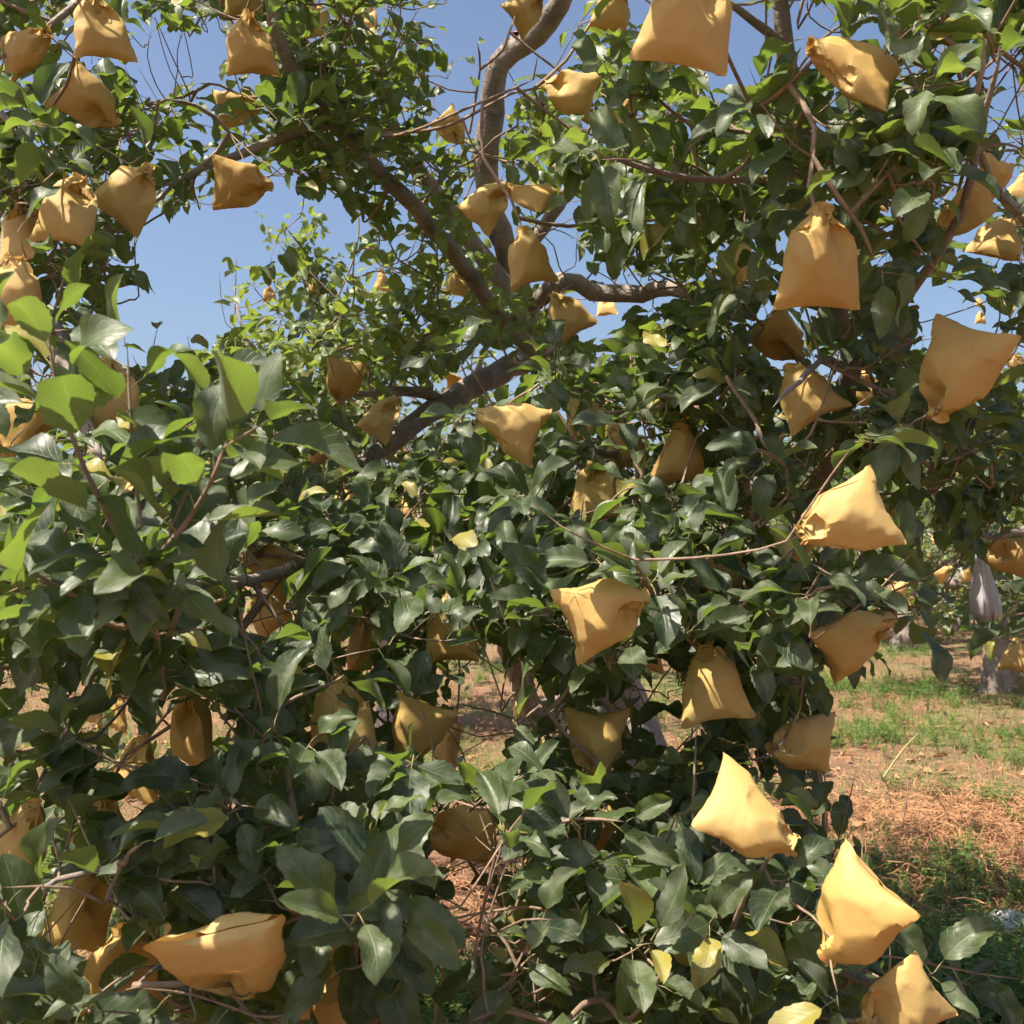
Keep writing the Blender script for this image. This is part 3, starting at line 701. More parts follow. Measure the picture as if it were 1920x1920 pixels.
mg((1000, 600, 4.0, .02), (850, 620, 4.4, .014), (700, 640, 4.6, .010), (600, 600, 4.8, .006))
lb = pt(-700, 1700, 3.2); lb[2] = -.08
tree_root('left', 'apple_tree', lb, 'apple tree at the path edge with dark limbs reaching in past the upright shoots')
limb('left', [W(lb, .14), W(lb+np.array([.05, 0, .5]), .11), W(lb+np.array([.15, -.05, 1.0]), .095)], 'trunk', None, .045, 12)
lt = lb+np.array([.15, -.05, .95])
lg = lambda *p, **k: limb('left', p, **k)
lg(W(lt, .08), (-450, 500, 2.8, .06), (-250, 260, 2.3, .04), (-80, 400, 2.05, .026), (20, 505, 1.95, .024), (105, 640, 1.85, .021), (150, 760, 1.75, .014), (190, 880, 1.6, .007), clear=(.6, .9, .8))
lg(W(lt, .06), (-350, 1050, 2.6, .035), (-100, 965, 2.1, .018), (0, 925, 1.95, .014), (95, 880, 1.8, .008), clear=(.5, .9, .5))
lg(W(lb+np.array([.1, 0, .7]), .05), (-300, 1480, 2.9, .02), (-50, 1390, 2.6, .012), (150, 1345, 2.4, .006))
lg(W(lb+np.array([.08, 0, .6]), .05), (-350, 1640, 2.3, .018), (-40, 1690, 1.3, .0045), (110, 1650, 1.22, .0036), (225, 1620, 1.2, .0025), clear=(.8, 1, .5))
lg((-250, 260, 2.3, .02), (-100, 120, 2.2, .012), (20, 230, 2.1, .007), (90, 205, 2.1, .004))
rb = pt(2330, 1600, 4.6); rb[2] = -.08
tree_root('right', 'apple_tree', rb, 'apple tree reaching in beside the alley, with a plastic bag hung on it')
limb('right', [W(rb, .15), W(rb+np.array([-.05, 0, .5]), .12), W(rb+np.array([-.12, -.05, 1.0]), .10)], 'trunk', None, .045, 12)
rt = rb+np.array([-.12, -.05, .95])
rg = lambda *p, **k: limb('right', p, **k)
rg(W(rt, .07), (2180, 1080, 3.9, .04), (2000, 990, 3.3, .022), (1905, 1000, 3.05, .016), (1835, 1003, 3.0, .012), (1760, 930, 2.8, .008), (1690, 860, 2.7, .004), clear=(.55, .75, .6))
rg(W(rt, .07), (2250, 750, 4.0, .04), (2060, 560, 3.0, .024), (1930, 420, 2.5, .014), (1860, 340, 2.3, .009), (1810, 200, 2.1, .005))
rg((2060, 560, 3.0, .014), (1950, 700, 2.5, .009), (1850, 820, 2.2, .006), (1750, 880, 2.1, .003))

# ------------------------------------------------------------------ trees across the alley: trunk, limbs, leaves on clumped twigs
def back_tree(key, x, d, h, r, nleaf, label, seed, shots=True, group=None, size=1.0, up=None):
    rs = np.random.RandomState(seed)
    b = pt(x, 1300, d); b[2] = -.06
    tree_root(key, 'apple_tree', b, label, group); TREES[key]['near'] = shots; TREES[key]['d'] = d
    ht = h*.26
    lean = rs.uniform(-.12, .12, 2)
    top = b + np.array([lean[0], lean[1], ht+.06])
    limb(key, [W(b, .15), W(b+(top-b)*.5+np.array([.02, 0, 0]), .12), W(top, .105)], 'trunk', None, .05, 10)
    tips = []
    n0 = 6
    for k in range(n0):
        a = k*2*math.pi/n0 + rs.uniform(-.3, .3); rr = r*rs.uniform(.65, .95); zz = h*rs.uniform(.30, .92)
        e = b + np.array([math.cos(a)*rr, math.sin(a)*rr, zz]); m = top + (e-top)*.5 + np.array([0, 0, -.05*h]) + rs.normal(0, .08, 3)
        C = limb(key, [W(top-np.array([0, 0, .05]), .065), W(m, .045), W(e, .014)], 'branch', None, .05, 7)
        for q in np.linspace(.3, 1, 9): tips.append(C[min(int(q*(len(C)-1)), len(C)-1), :3])
    if up is not None:
        C = limb(key, [W(top, .06)] + [(u[0], u[1], u[2], u[3]) for u in up], 'branch', None, .05, 7)
        utips = [C[min(int(q*(len(C)-1)), len(C)-1), :3] for q in np.linspace(.45, 1, 14)]
    tips = np.array(tips)
    ncl = max(30, nleaf//16)
    out = []
    for k in range(ncl):
        t = tips[rs.randint(len(tips))]
        c = t + rs.normal(0, 1, 3)*np.array([.30, .30, .34])*r*.42
        if up is not None and rs.rand() < .25: c = utips[rs.randint(14)] + rs.normal(0, .07, 3)
        zl = .55 if shots else .28
        if c[2] < zl: c[2] = zl + rs.rand()*.3
        out.append((c, t))
    for c, t in out:
        if shots and rs.rand() < .6: TREES[key]['twigs'].append((t, c))
        k = max(6, nleaf//ncl)
        ax = nrm(c-t+np.array([0, 0, .1])+rs.normal(0, .1, 3))
        for q in range(k):
            p = c + ax*rs.uniform(-.1, .14) + rs.normal(0, .05, 3)
            dd = nrm(rs.normal(0, 1, 3)+np.array([0, 0, -.25])); nn = np.array([0, 0, .8]) + np.array(sdir)*.3 + rs.normal(0, .5, 3)
            LE['pos'].append(p); LE['M'].append(frames(dd, nn)); LE['scale'].append(rs.uniform(.75, 1.1)*size); LE['yng_glow'].append(float(np.clip(rs.normal(.42 if key == 'bC' else .3, .2)+.25*(c[2] > h*.7), 0, 1))); LE['tree'].append(key); LE['far'].append(2 if shots else 3)  # centre tree raised further to colour in its backlit look
back_tree('bR', 1868, 9.6, 3.7, 2.0, 4200, 'apple tree across the grassy alley with its bare trunk in shade', 11)
back_tree('bC', 740, 7.8, 3.3, 1.5, 3600, 'apple tree behind the old tree, one leafy branch leaning up to the sky', 12, up=[(690, 700, 7.6, .03), (610, 560, 7.4, .022), (575, 480, 7.3, .012), (535, 425, 7.2, .005)])
FARL = 'distant leafy apple tree in the rows behind the alley'; FARM = 'leafy apple tree in the second row, its crown hanging near the ground'
for k, (x, d, h) in enumerate([(1010, 11.5, 3.6), (240, 12.5, 3.3), (-200, 12, 3.4), (2230, 12.5, 3.6), (1690, 13.2, 3.8), (1960, 14, 3.8), (1560, 18.5, 4), (1740, 19, 4), (1880, 21, 4), (1560, 15, 4.2), (1400, 16.5, 4.1), (500, 17, 3.5), (1800, 16, 4.3), (0, 19, 3.6), (850, 19, 3.6), (1190, 20, 3.8), (2000, 18.5, 3.9), (1650, 22, 4.2), (280, 24, 3.6), (660, 25, 3.6), (1380, 27, 4), (1850, 25, 4), (-60, 28, 3.6), (1050, 30, 3.8)]):
    back_tree('f%d' % k, x, d, h, 1.9, 2600 if d < 18 else 1400, FARM if d < 16 else FARL, 40+k, shots=False, group='distant trees', size=1.15 if d < 18 else 1.7)

# ------------------------------------------------------------------ shoots: grow leaf clusters until the crown is as dense as the photograph shows
cov_near = np.zeros((64, 64)); cov_far = np.zeros((64, 64))       # 32 px cells incl. a margin of 2 cells
def cellT(x, y):
    gx = np.clip(np.asarray(x)/64-.5, 0, 29); gy = np.clip(np.asarray(y)/64-.5, 0, 29)
    x0 = np.floor(gx).astype(int); y0 = np.floor(gy).astype(int); x1 = np.minimum(x0+1, 29); y1 = np.minimum(y0+1, 29); fx = gx-x0; fy = gy-y0
    return (COVER[y0, x0]*(1-fx)+COVER[y0, x1]*fx)*(1-fy)+(COVER[y1, x0]*(1-fx)+COVER[y1, x1]*fx)*fy
def cellD(x, y):
    gx = np.clip(np.asarray(x)/192, 0, 9.999); gy = np.clip(np.asarray(y)/192, 0, 9.999)
    x0 = np.floor(gx).astype(int); y0 = np.floor(gy).astype(int); fx = gx-x0; fy = gy-y0
    return (DEPTH[y0, x0]*(1-fx)+DEPTH[y0, x0+1]*fx)*(1-fy)+(DEPTH[y0+1, x0]*(1-fx)+DEPTH[y0+1, x0+1]*fx)*fy
BC = np.array([b['c'] for b in BAGI]); BX = np.array([[b['x'], b['y'], b['ln'], b['d'], b['op']] for b in BAGI])
# the plastic bag needs room as well
for (x, y, ln, d) in ((1850, 1130, 110, 3.0), (1844, 1075, 70, 3.0), (1838, 1035, 40, 3.0)):
    BC = np.vstack([BC, pt(x, y, d)]); BX = np.vstack([BX, [x, y, ln, d, 1]])
OP = np.array(OPEN)
# sky windows that stay open (polygons in the photograph)
SKYP = [[(250, 440), (380, 405), (520, 320), (575, 390), (655, 385), (690, 430), (640, 475), (560, 470), (490, 425), (480, 480), (415, 470), (400, 560), (470, 600), (390, 640), (300, 690), (190, 665), (150, 615), (260, 560), (340, 560), (290, 500)],
        [(700, 20), (960, 0), (925, 90), (912, 225), (870, 250), (850, 190), (880, 130), (840, 80), (760, 50)],
        [(1035, 430), (1090, 470), (1130, 520), (1060, 515), (1040, 470)], [(1380, 40), (1455, 60), (1410, 170), (1340, 175), (1375, 100)],
        [(250, 110), (330, 70), (415, 40), (415, 160), (350, 130), (290, 190), (250, 175)], [(1850, 120), (1915, 100), (1915, 300), (1870, 260)], [(1715, 540), (1765, 545), (1790, 600), (1740, 620)],
        [(1560, 1420), (1920, 1300), (1920, 1760), (1690, 1760), (1640, 1600), (1560, 1560)], [(1420, 30), (1520, 20), (1540, 70), (1500, 110)], [(1110, 590), (1150, 600), (1130, 630), (1105, 620)], [(1235, 1240), (1300, 1320), (1300, 1400), (1230, 1380)], [(860, 1230), (930, 1225), (940, 1310), (880, 1335)], [(860, 1335), (950, 1330), (940, 1440), (880, 1455)], [(0, 1265), (75, 1290), (75, 1335), (0, 1345)], [(870, 1600), (1000, 1590), (960, 1700), (910, 1720), (890, 1905), (770, 1905), (850, 1760), (840, 1670)], [(960, 1780), (1010, 1770), (1000, 1880), (950, 1890)]]
def inpoly(x, y, poly):
    c = False; n = len(poly)
    for i in range(n):
        x1, y1 = poly[i]; x2, y2 = poly[i-1]
        if (y1 > y) != (y2 > y) and x < (x2-x1)*(y-y1)/(y2-y1+1e-9)+x1: c = not c
    return c
SKYM = np.zeros((240, 240), bool)
for poly in SKYP:
    xs_ = [p[0] for p in poly]; ys_ = [p[1] for p in poly]
    for yy in range(max(0, int(min(ys_)//8)), min(240, int(max(ys_)//8)+1)):
        for xx in range(max(0, int(min(xs_)//8)), min(240, int(max(xs_)//8)+1)):
            if inpoly(xx*8+4, yy*8+4, poly): SKYM[yy, xx] = True
def leaf_ok(Q, strict=True):
    """Q: five points of the leaf"""
    x, y, d = proj(Q)
    if d.min() < .55: return False
    if (((BC[:, None]-Q[None])**2).sum(-1) < .056**2).any(): return False
    dm = d.mean()
    dx = BX[:, 0][:, None]-x[None]; dy = BX[:, 1][:, None]-y[None]
    hit = ((dx*dx+dy*dy) < (BX[:, 2][:, None]*.375)**2).sum(1)
    hit = (hit > 0) & (BX[:, 3] > dm-.03)
    if hit.any() and rng.rand() < np.minimum(BX[hit, 4], .97).max(): return False
    if strict:
        inside = (x > 0) & (x < 1919) & (y > 0) & (y < 1919)
        if inside.any():
            if SKYM[(y[inside]//8).astype(int), (x[inside]//8).astype(int)].any() and rng.rand() < .93: return False
            if cellT(x[inside], y[inside]).min() < .18 and rng.rand() < .8: return False
    if len(OP):
        dx = OP[:, 0][:, None]-x[None]; dy = OP[:, 1][:, None]-y[None]
        h = (((dx*dx+dy*dy) < OP[:, 2][:, None]**2).any(1)) & (OP[:, 3] > dm)
        if h.any() and rng.rand() < OP[h, 4].max(): return False
    return True
def add_cov(cov, Q, sc):
    x, y, d = proj(Q)
    area = .0030*sc*sc*(1920/d.mean())**2*.55/1024/7
    cx = np.clip((x//32).astype(int)+2, 0, 63); cy = np.clip((y//32).astype(int)+2, 0, 63)
    np.add.at(cov, (cy, cx), area)
SHOOTS = []
def put_leaf(p, d, n, sc, y, far, cov, owner, strict=True):
    Rm = frames(np.asarray(d, float), np.asarray(n, float)); Q = leaf_points(p, Rm, sc)
    if strict is not None and not leaf_ok(Q, strict): return False
    LE['pos'].append(np.array(p)); LE['M'].append(Rm); LE['scale'].append(sc); LE['yng_glow'].append(float(np.clip(y, 0, 1))); LE['tree'].append(owner); LE['far'].append(far)
    if cov is not None: add_cov(cov, Q, sc)
    return True
TOCAM = np.array([0, -1., .1]); SD = np.array(sdir); UPV = np.array([0, 0, 1.])
def leaves_on(stem, n, size, yng_glow, far, cov, owner, droop=.25, strict=True, face=.5):
    """stem: (k,3) points from base to tip; leaves spiral up it, crowded at the tip"""
    stem = np.asarray(stem); L = np.concatenate([[0], np.cumsum(np.linalg.norm(np.diff(stem, axis=0), axis=1))]); cnt = 0
    ph = rng.uniform(0, 6.28); ax0 = nrm(stem[-1]-stem[0])
    for k in range(n):
        f = (k+.6)/n; f = f**.75
        p = np.array([np.interp(f*L[-1], L, stem[:, i]) for i in range(3)])
        a = ph + k*2.4
        u = nrm(np.cross(ax0, [.3, .9, .2])); w = np.cross(ax0, u)
        rad = math.cos(a)*u + math.sin(a)*w
        el = .25 + .55*f
        d = rad*math.cos(el) + ax0*math.sin(el)*.9 - UPV*rng.uniform(.0, 2*droop) + rng.normal(0, .16, 3)
        nn = UPV*.75 + SD*.35 + TOCAM*rng.uniform(0, 2*face) + ax0*.35 + rng.normal(0, .34, 3)
        sc = size*rng.uniform(.72, 1.14)*(1-.18*(f > .85))
        cnt += put_leaf(p, d, nn, sc, yng_glow*(.6+.6*f)+rng.normal(0, .07), far, cov, owner, strict)
    return cnt
def nearest(p, allow=None, must=False, skip=None):
    A = NODE_P.a[:NODE_P.n]
    dd = ((A-p)**2).sum(1)
    if allow is not None: dd = np.where(NODE_T.m[:NODE_P.n], dd, 1e6)
    dd = dd*(1+3.0*(A[:, 1] < p[1]-.12))
    i = int(np.argmin(dd))
    best = np.argpartition(dd, 14)[:14]; best = best[np.argsort(dd[best])]
    for k in best:
        if dd[k] > dd[i]*9+.04: break
        S = A[k][None]+(p-A[k])[None]*np.linspace(.15, .85, 6)[:, None]
        x, y, d = proj(S); ok = (x > 0) & (x < 1919) & (y > 0) & (y < 1919)
        if ok.any() and SKYM[(y[ok]//8).astype(int), (x[ok]//8).astype(int)].sum() > 1: continue
        h = (((BX[:, 0][:, None]-x)**2+(BX[:, 1][:, None]-y)**2) < (BX[:, 2][:, None]*.36)**2) & (BX[:, 3][:, None] > d[None]-.03) & (BX[:, 4][:, None] > .65)
        if skip is not None: h[skip] = False
        if h.sum() > 1: continue
        return int(k), math.sqrt(dd[k])
    return i, (9.0 if must else math.sqrt(dd[i]))
NEARKEYS = ('main', 'left', 'right')
# main target
TW = []      # twigs: dict(pts, parent)
def add_twig(i, p, axis=None, length=0.0, straight=False):
    """grow from skeleton node i to p, then on along axis"""
    q = np.array(NODE_P[i]); ln = np.linalg.norm(p-q)
    m1 = q+(p-q)*.35+rng.normal(0, .035, 3)*ln+np.array([0, 0, -.03*ln]); m2 = q+(p-q)*.7+rng.normal(0, .035, 3)*ln
    pts = [q, m1, m2, p] if ln > .03 else [q, p]
    if length > 0: pts += [p+axis*length*.5+rng.normal(0, .008, 3), p+axis*length]
    C = catmull(np.array([np.append(a, .002) for a in pts]), .045)[:, :3]
    TW.append(dict(P=C, parent=NODE_W[i], tree=NODE_T[i], n=1)); w = len(TW)-1
    for c in C[1::2]:
        NODE_P.append(c); NODE_T.append(NODE_T[i]); NODE_W.append(w)
    return C, NODE_T[i]
# hand placed sprays first ((x, y, depth) stems)
SPRAYS = [
 ([(225, 1010, .98), (160, 880, .95), (110, 740, .93), (90, 620, .92)], 10, .95, .14), ([(265, 985, 1.0), (247, 820, 1.0), (238, 640, 1.0)], 7, .92, .16), ([(290, 1050, .98), (345, 985, .96), (395, 905, .94), (425, 830, .93)], 9, .98, .14), ([(300, 1050, 1.0), (370, 860, 1.0), (395, 710, 1.0)], 8, .95, .16), ([(120, 760, .94), (40, 720, .93), (0, 660, .92)], 5, .92, .14), ([(420, 840, .93), (500, 790, .92)], 4, .95, .14),
 ([(250, 1080, 1.0), (245, 1060, .97)], 7, .98, .1), ([(300, 1100, 1.02), (330, 1090, .98)], 7, .98, .1), ([(180, 1100, 1.0), (150, 1080, .97)], 6, .95, .2), ([(60, 1120, 1.0), (20, 1090, .98)], 5, .95, .3), ([(400, 1130, 1.1), (430, 1120, 1.05)], 5, .98, .1),
 ([(738, 1716, 1.2), (715, 1660, 1.15), (720, 1640, 1.13)], 5, 1.02, .15), ([(738, 1716, 1.2), (735, 1725, 1.12)], 7, 1.02, .15), ([(1225, 1110, 1.6), (1205, 1080, 1.5), (1190, 1050, 1.46)], 9, 1.1, .15), ([(1060, 1545, 1.7), (1065, 1535, 1.6)], 7, .95, .1), ([(880, 1520, 1.6), (930, 1480, 1.5), (985, 1455, 1.5)], 4, .95, .1),
 ([(1560, 1120, 1.75), (1575, 1085, 1.6)], 8, 1.1, .05), ([(1120, 288, 1.5), (1110, 280, 1.48)], 6, 1.0, .35), ([(1250, 328, 1.6), (1190, 300, 1.52), (1120, 300, 1.48)], 5, 1.0, .35), ([(1740, 1830, 1.6), (1755, 1822, 1.55)], 5, 1.05, .05), ([(1380, 720, 1.9), (1360, 705, 1.8)], 6, 1.0, .1), ([(1010, 720, 2.0), (985, 740, 1.95)], 5, .95, .3), ([(1000, 150, 2.2), (1010, 95, 2.15)], 4, .8, .5),
 ([(560, 1560, 1.3), (545, 1540, 1.2)], 7, 1.02, .05), ([(520, 1380, 1.3), (500, 1350, 1.2)], 6, 1.0, .02), ([(1870, 120, 1.4), (1880, 60, 1.38)], 5, 1.05, .2), ([(1735, 290, 1.5), (1745, 250, 1.42)], 7, 1.1, .1), ([(1450, 230, 1.6), (1400, 205, 1.5)], 5, .98, .1), ([(1740, 780, 1.7), (1755, 755, 1.6)], 7, 1.1, .02),
 ([(440, 690, 4.1), (440, 600, 4.2), (443, 480, 4.25)], 10, .95, .75), ([(770, 260, 3.5), (745, 170, 3.4), (765, 80, 3.3)], 9, .9, .4), ([(880, 250, 3.0), (900, 130, 2.95), (895, 80, 2.9)], 7, .75, .5), ([(720, 150, 2.9), (760, 60, 2.85), (790, 10, 2.8)], 8, .9, .35)]
for stem, n, size, y in SPRAYS:
    S = np.array([pt(*p) for p in stem])
    i, _ = nearest(S[0], NEARKEYS)
    C, key = add_twig(i, S[0])
    if len(S) > 1:
        K = catmull(np.array([np.append(s, .002) for s in S]), .03)[:, :3]
        TW.append(dict(P=K, parent=len(TW)-1, tree=key, n=1))
        for c in K[1::2]: NODE_P.append(c); NODE_T.append(key); NODE_W.append(len(TW)-1)
    up_ = stem[-1][1] < 900 and stem[0][0] < 450 and stem[0][2] < 1.2
    leaves_on(S, n, size, y, 0, cov_near, key, -.12 if up_ else .22, None if up_ else False, .45 if up_ else .7)
# stalks of the bags
for bi, b in enumerate(BAGI):
    if b['d'] > 6: 
        b['tree'] = None; continue
    i, dd = nearest(b['neck']+b['nd']*.03, NEARKEYS, False, bi)
    add_twig(i, b['neck']-b['nd']*.012)
# spur leaves round the necks, and tufts added sunward to dapple each bag with shade
for bi, b in enumerate(BAGI):
    if b['d'] > 4.5: continue
    for k in ((0, 2) if b['op'] > .8 else (0, 1, 2)):
        p = b['c'] + SD*rng.uniform(.10, .20) + rng.normal(0, .035, 3)
        if k == 2: p = b['neck'] + b['nd']*.02 + rng.normal(0, .02, 3)
        i, dist = nearest(p, NEARKEYS, True, bi)
        if dist > .5: continue
        ax = nrm(p-np.array(NODE_P[i])+UPV*.05+rng.normal(0, .05, 3)); n0 = len(LE['pos'])
        if leaves_on(np.array([p, p+ax*.02]), 5, rng.uniform(.85, 1.05), .1, 0, cov_near, NODE_T[i], .3, True, .4): add_twig(i, p)
# density driven shoots (where a bag hangs in front, fewer leaves are wanted)
for gy in range(64):
    for gx in range(64):
        xx, yy = (gx-2)*32+16, (gy-2)*32+16
        h = ((BX[:, 0]-xx)**2+(BX[:, 1]-yy)**2) < (BX[:, 2]*.40)**2
        if h.any(): cov_near[gy, gx] += 4*BX[h, 4].max()
tau = -np.log(1-np.minimum(np.array([[cellT(x*32+16, y*32+16) for x in range(-2, 62)] for y in range(-2, 62)]), .94))
def grow(cov, gain, dmin, dmax, far, nmax, tmin, seed_boost=None):
    target = tau*gain*(np.array([[cellT(x*32+16, y*32+16) for x in range(-2, 62)] for y in range(-2, 62)]) > tmin)
    made = 0; fails = 0
    while made < nmax:
        defi = np.clip(target-cov, 0, None); defi[defi < .12] = 0
        tot = defi.sum()
        if tot < 2: break
        w = (defi**1.5).ravel(); ids = rng.choice(64*64, 40, p=w/w.sum())
        for q in ids:
            x = (q % 64-2)*32 + rng.uniform(0, 32); y = (q//64-2)*32 + rng.uniform(0, 32)
            D = cellD(x, y); d = D + dmin + (dmax-dmin)*rng.rand()**1.4
            p = pt(x, y, d)
            if p[2] < .28 or (far == 1 and y > 1180 and rng.rand() < .3): continue
            if ((BC-p)**2).sum(1).min() < .05**2: continue
            i, dist = nearest(p, NEARKEYS, True)
            if dist > .8: 
                cov[q//64, q % 64] += .2; continue
            lit = np.clip((p[2]-1.3)/1.2, 0, 1)
            yng_glow = float(np.clip(rng.normal(.10, .10) + (.62 if D > 3.0 and 380 < y < 900 else 0) + .12*lit + (.22 if 640 < x < 1320 and y < 720 else 0), 0, .9))  # height and zone boosts put backlit glow into the leaf colour
            kind = rng.rand()
            ax = nrm(UPV*rng.uniform(.1, .9) + nrm(p-np.array(NODE_P[i]))*.6 + TOCAM*.3 + rng.normal(0, .35, 3))
            if kind < .6: ln, n = rng.uniform(.015, .05), rng.randint(5, 9)
            else: ln, n = rng.uniform(.09, .24), rng.randint(6, 11)
            before = len(LE['pos'])
            stem = np.array([p, p+ax*ln*.5, p+ax*ln])
            owner = NODE_T[i]
            c = leaves_on(stem, n, rng.uniform(.88, 1.08), yng_glow, far, cov, owner, .3 if kind < .6 else .2, True, .45)
            made += c
            if c >= 3: add_twig(i, p, ax, ln*.92)
            else:
                for kk in LE: del LE[kk][before:]
                made -= c
                cov[q//64, q % 64] += .10
    return made
n1 = grow(cov_near, 2.1, 0.0, .6, 0, 8000, .15)
n2 = grow(cov_far, 1.2, .55, 1.9, 1, 5200, .45)
print('LEAVES near', n1, 'inner', n2, 'twigs', len(TW))
# the crown goes on above the frame and shades what hangs below it
for (pts) in ([(1455, -60, 1.75, .013), (1430, -420, 1.75, .010), (1350, -800, 1.8, .006)], [(1430, -300, 1.75, .009), (1650, -600, 1.6, .006), (1800, -700, 1.5, .004)], [(1430, -300, 1.75, .009), (1150, -500, 1.7, .006), (950, -650, 1.7, .004)], [(500, -60, 2.4, .015), (430, -400, 2.3, .010), (350, -800, 2.3, .006)], [(1075, -70, 3.3, .03), (1000, -350, 3.1, .02), (950, -700, 3.0, .012)], [(430, -400, 2.3, .008), (150, -600, 2.0, .006), (-100, -700, 1.8, .004)]):
    mg(*pts)
made = 0
for k in range(300):
    x = rng.uniform(900, 2150) if rng.rand() < .55 else rng.uniform(-500, 900); y = rng.uniform(-1100, -70); d = rng.uniform(1.3, 3.6)
    p = pt(x, y, d); i, dist = nearest(p, NEARKEYS)
    if dist > .75: continue
    ax = nrm(UPV*.5+rng.normal(0, .5, 3)); add_twig(i, p, ax, .2); made += 1
    leaves_on(np.array([p, p+ax*.1, p+ax*.2]), 9, 1.0, .2, 1, None, NODE_T[i], .25, False)
print('OVERHEAD', made)

A_pos = np.array(LE['pos']); A_M = np.array(LE['M']); A_sc = np.array(LE['scale']); A_y = np.array(LE['yng_glow']); A_t = np.array(LE['tree']); A_f = np.array(LE['far'])
# which leaves show largest: painter's raster at 480 px
def visible():
    S = 480; buf = np.full((S, S), -1, np.int32)
    x, y, d = proj(A_pos + A_M[:, :, 0]*(.06*A_sc)[:, None])
    tip = A_pos + A_M[:, :, 0]*(.105*A_sc)[:, None]; bas = A_pos + A_M[:, :, 0]*(.022*A_sc)[:, None]
    s1 = A_pos + A_M[:, :, 0]*(.06*A_sc)[:, None] + A_M[:, :, 1]*(.022*A_sc)[:, None]; s2 = s1 - A_M[:, :, 1]*(.044*A_sc)[:, None]
    Pq = [np.stack(proj(q)[:2], -1)/4 for q in (bas, s1, tip, s2)]
    items = [(d[i], 0, i) for i in range(len(A_pos)) if A_f[i] < 3] + [(b['d'], 1, j) for j, b in enumerate(BAGI)]
    items.sort(reverse=True)
    for _, k, i in items:
        if k == 1:
            b = BAGI[i]; cx, cy, r = b['x']/4, b['y']/4, b['ln']*.40/4
            x0, x1, y0, y1 = max(int(cx-r), 0), min(int(cx+r)+1, S), max(int(cy-r), 0), min(int(cy+r)+1, S)
            if x1 > x0 and y1 > y0:
                X, Y = np.meshgrid(np.arange(x0, x1)+.5, np.arange(y0, y1)+.5)
                sub = buf[y0:y1, x0:x1]; sub[(X-cx)**2+(Y-cy)**2 < r*r] = -2
            continue
        q = np.array([P[i] for P in Pq]); mn = q.min(0); mx = q.max(0)
        if mx[0] < 0 or mx[1] < 0 or mn[0] >= S or mn[1] >= S: continue
        x0, y0 = np.maximum(mn.astype(int), 0); x1, y1 = np.minimum(mx.astype(int)+1, S)
        if x1 <= x0 or y1 <= y0: continue
        X, Y = np.meshgrid(np.arange(x0, x1)+.5, np.arange(y0, y1)+.5)
        c = q.mean(0); ax = (q[2]-q[0])/2; sx = (q[1]-q[3])/2
        det = ax[0]*sx[1]-ax[1]*sx[0]
        if abs(det) < .3: continue
        u = ((X-c[0])*sx[1]-(Y-c[1])*sx[0])/det; v = ((Y-c[1])*ax[0]-(X-c[0])*ax[1])/det
        buf[y0:y1, x0:x1][u*u+v*v < 1] = i
    return np.bincount(buf[buf >= 0], minlength=len(A_pos))
VIS = visible()

# ------------------------------------------------------------------ build twigs, leaves
for key in ('main', 'left', 'right'):
    TREES[key]['idx'] = [k for k, t in enumerate(TW) if t['tree'] == key]
for k in range(len(TW)-1, -1, -1):
    p = TW[k]['parent']
    if p is not None and p >= 0 and p != k: TW[p]['n'] += TW[k]['n']
for key, T_ in TREES.items():
    root = T_['root']; base = np.array(root.location); parts = []
    for k in T_.get('idx', []):
        P = TW[k]['P']; r0 = min(.0012*math.sqrt(TW[k]['n'])+.0007, .0048); r1 = max(.0012, r0*.6)
        parts.append(tube(np.hstack([P-base, np.linspace(r0, r1, len(P))[:, None]]), 5 if r0 < .003 else 6, .06))
    for a, b in T_['twigs']:
        m = (a+b)/2+rng.normal(0, .03, 3); parts.append(tube(np.array([np.append(q-base, r) for q, r in ((a, .008), (m, .006), (b, .003))]), 4))
    if parts:
        v, f, u = join(parts); o = bpy.data.objects.new('twigs', mesh_np('twigs', v, f, [M_TWIG], u)); COL.objects.link(o); o.parent = root; o['kind'] = 'stuff'
    idx = np.where(A_t == key)[0]
    if T_['near']:
        order = idx[np.argsort(-VIS[idx])]; pick = [i for i in order[:300] if VIS[i] >= 6]
        T_['pick'] = len(pick)
        for i in pick:
            me = leaf_mesh(rng.randint(len(LV)), int(round(A_y[i]*4)))
            o = bpy.data.objects.new('leaf', me); COL.objects.link(o); o.parent = root
            m = np.eye(4); m[:3, :3] = A_M[i]*A_sc[i]; m[:3, 3] = A_pos[i]-base; o.matrix_local = Matrix(m.tolist())
        rest = np.setdiff1d(idx, np.array(pick, int))
        nearrest = rest[(A_f[rest] == 0) & (VIS[rest] > 0)]; other = np.setdiff1d(rest, nearrest)
        if key in NEARKEYS:
            stuff_leaves('foliage', nearrest, LV, root)
            stuff_leaves('inner_foliage', other, LVL, root)
        else: stuff_leaves('foliage', rest, LVF, root)
    else: stuff_leaves('foliage', idx, LVF, root)
print('TREES', {k: (int((A_t == k).sum()), t.get('pick')) for k, t in TREES.items() if t['near']})

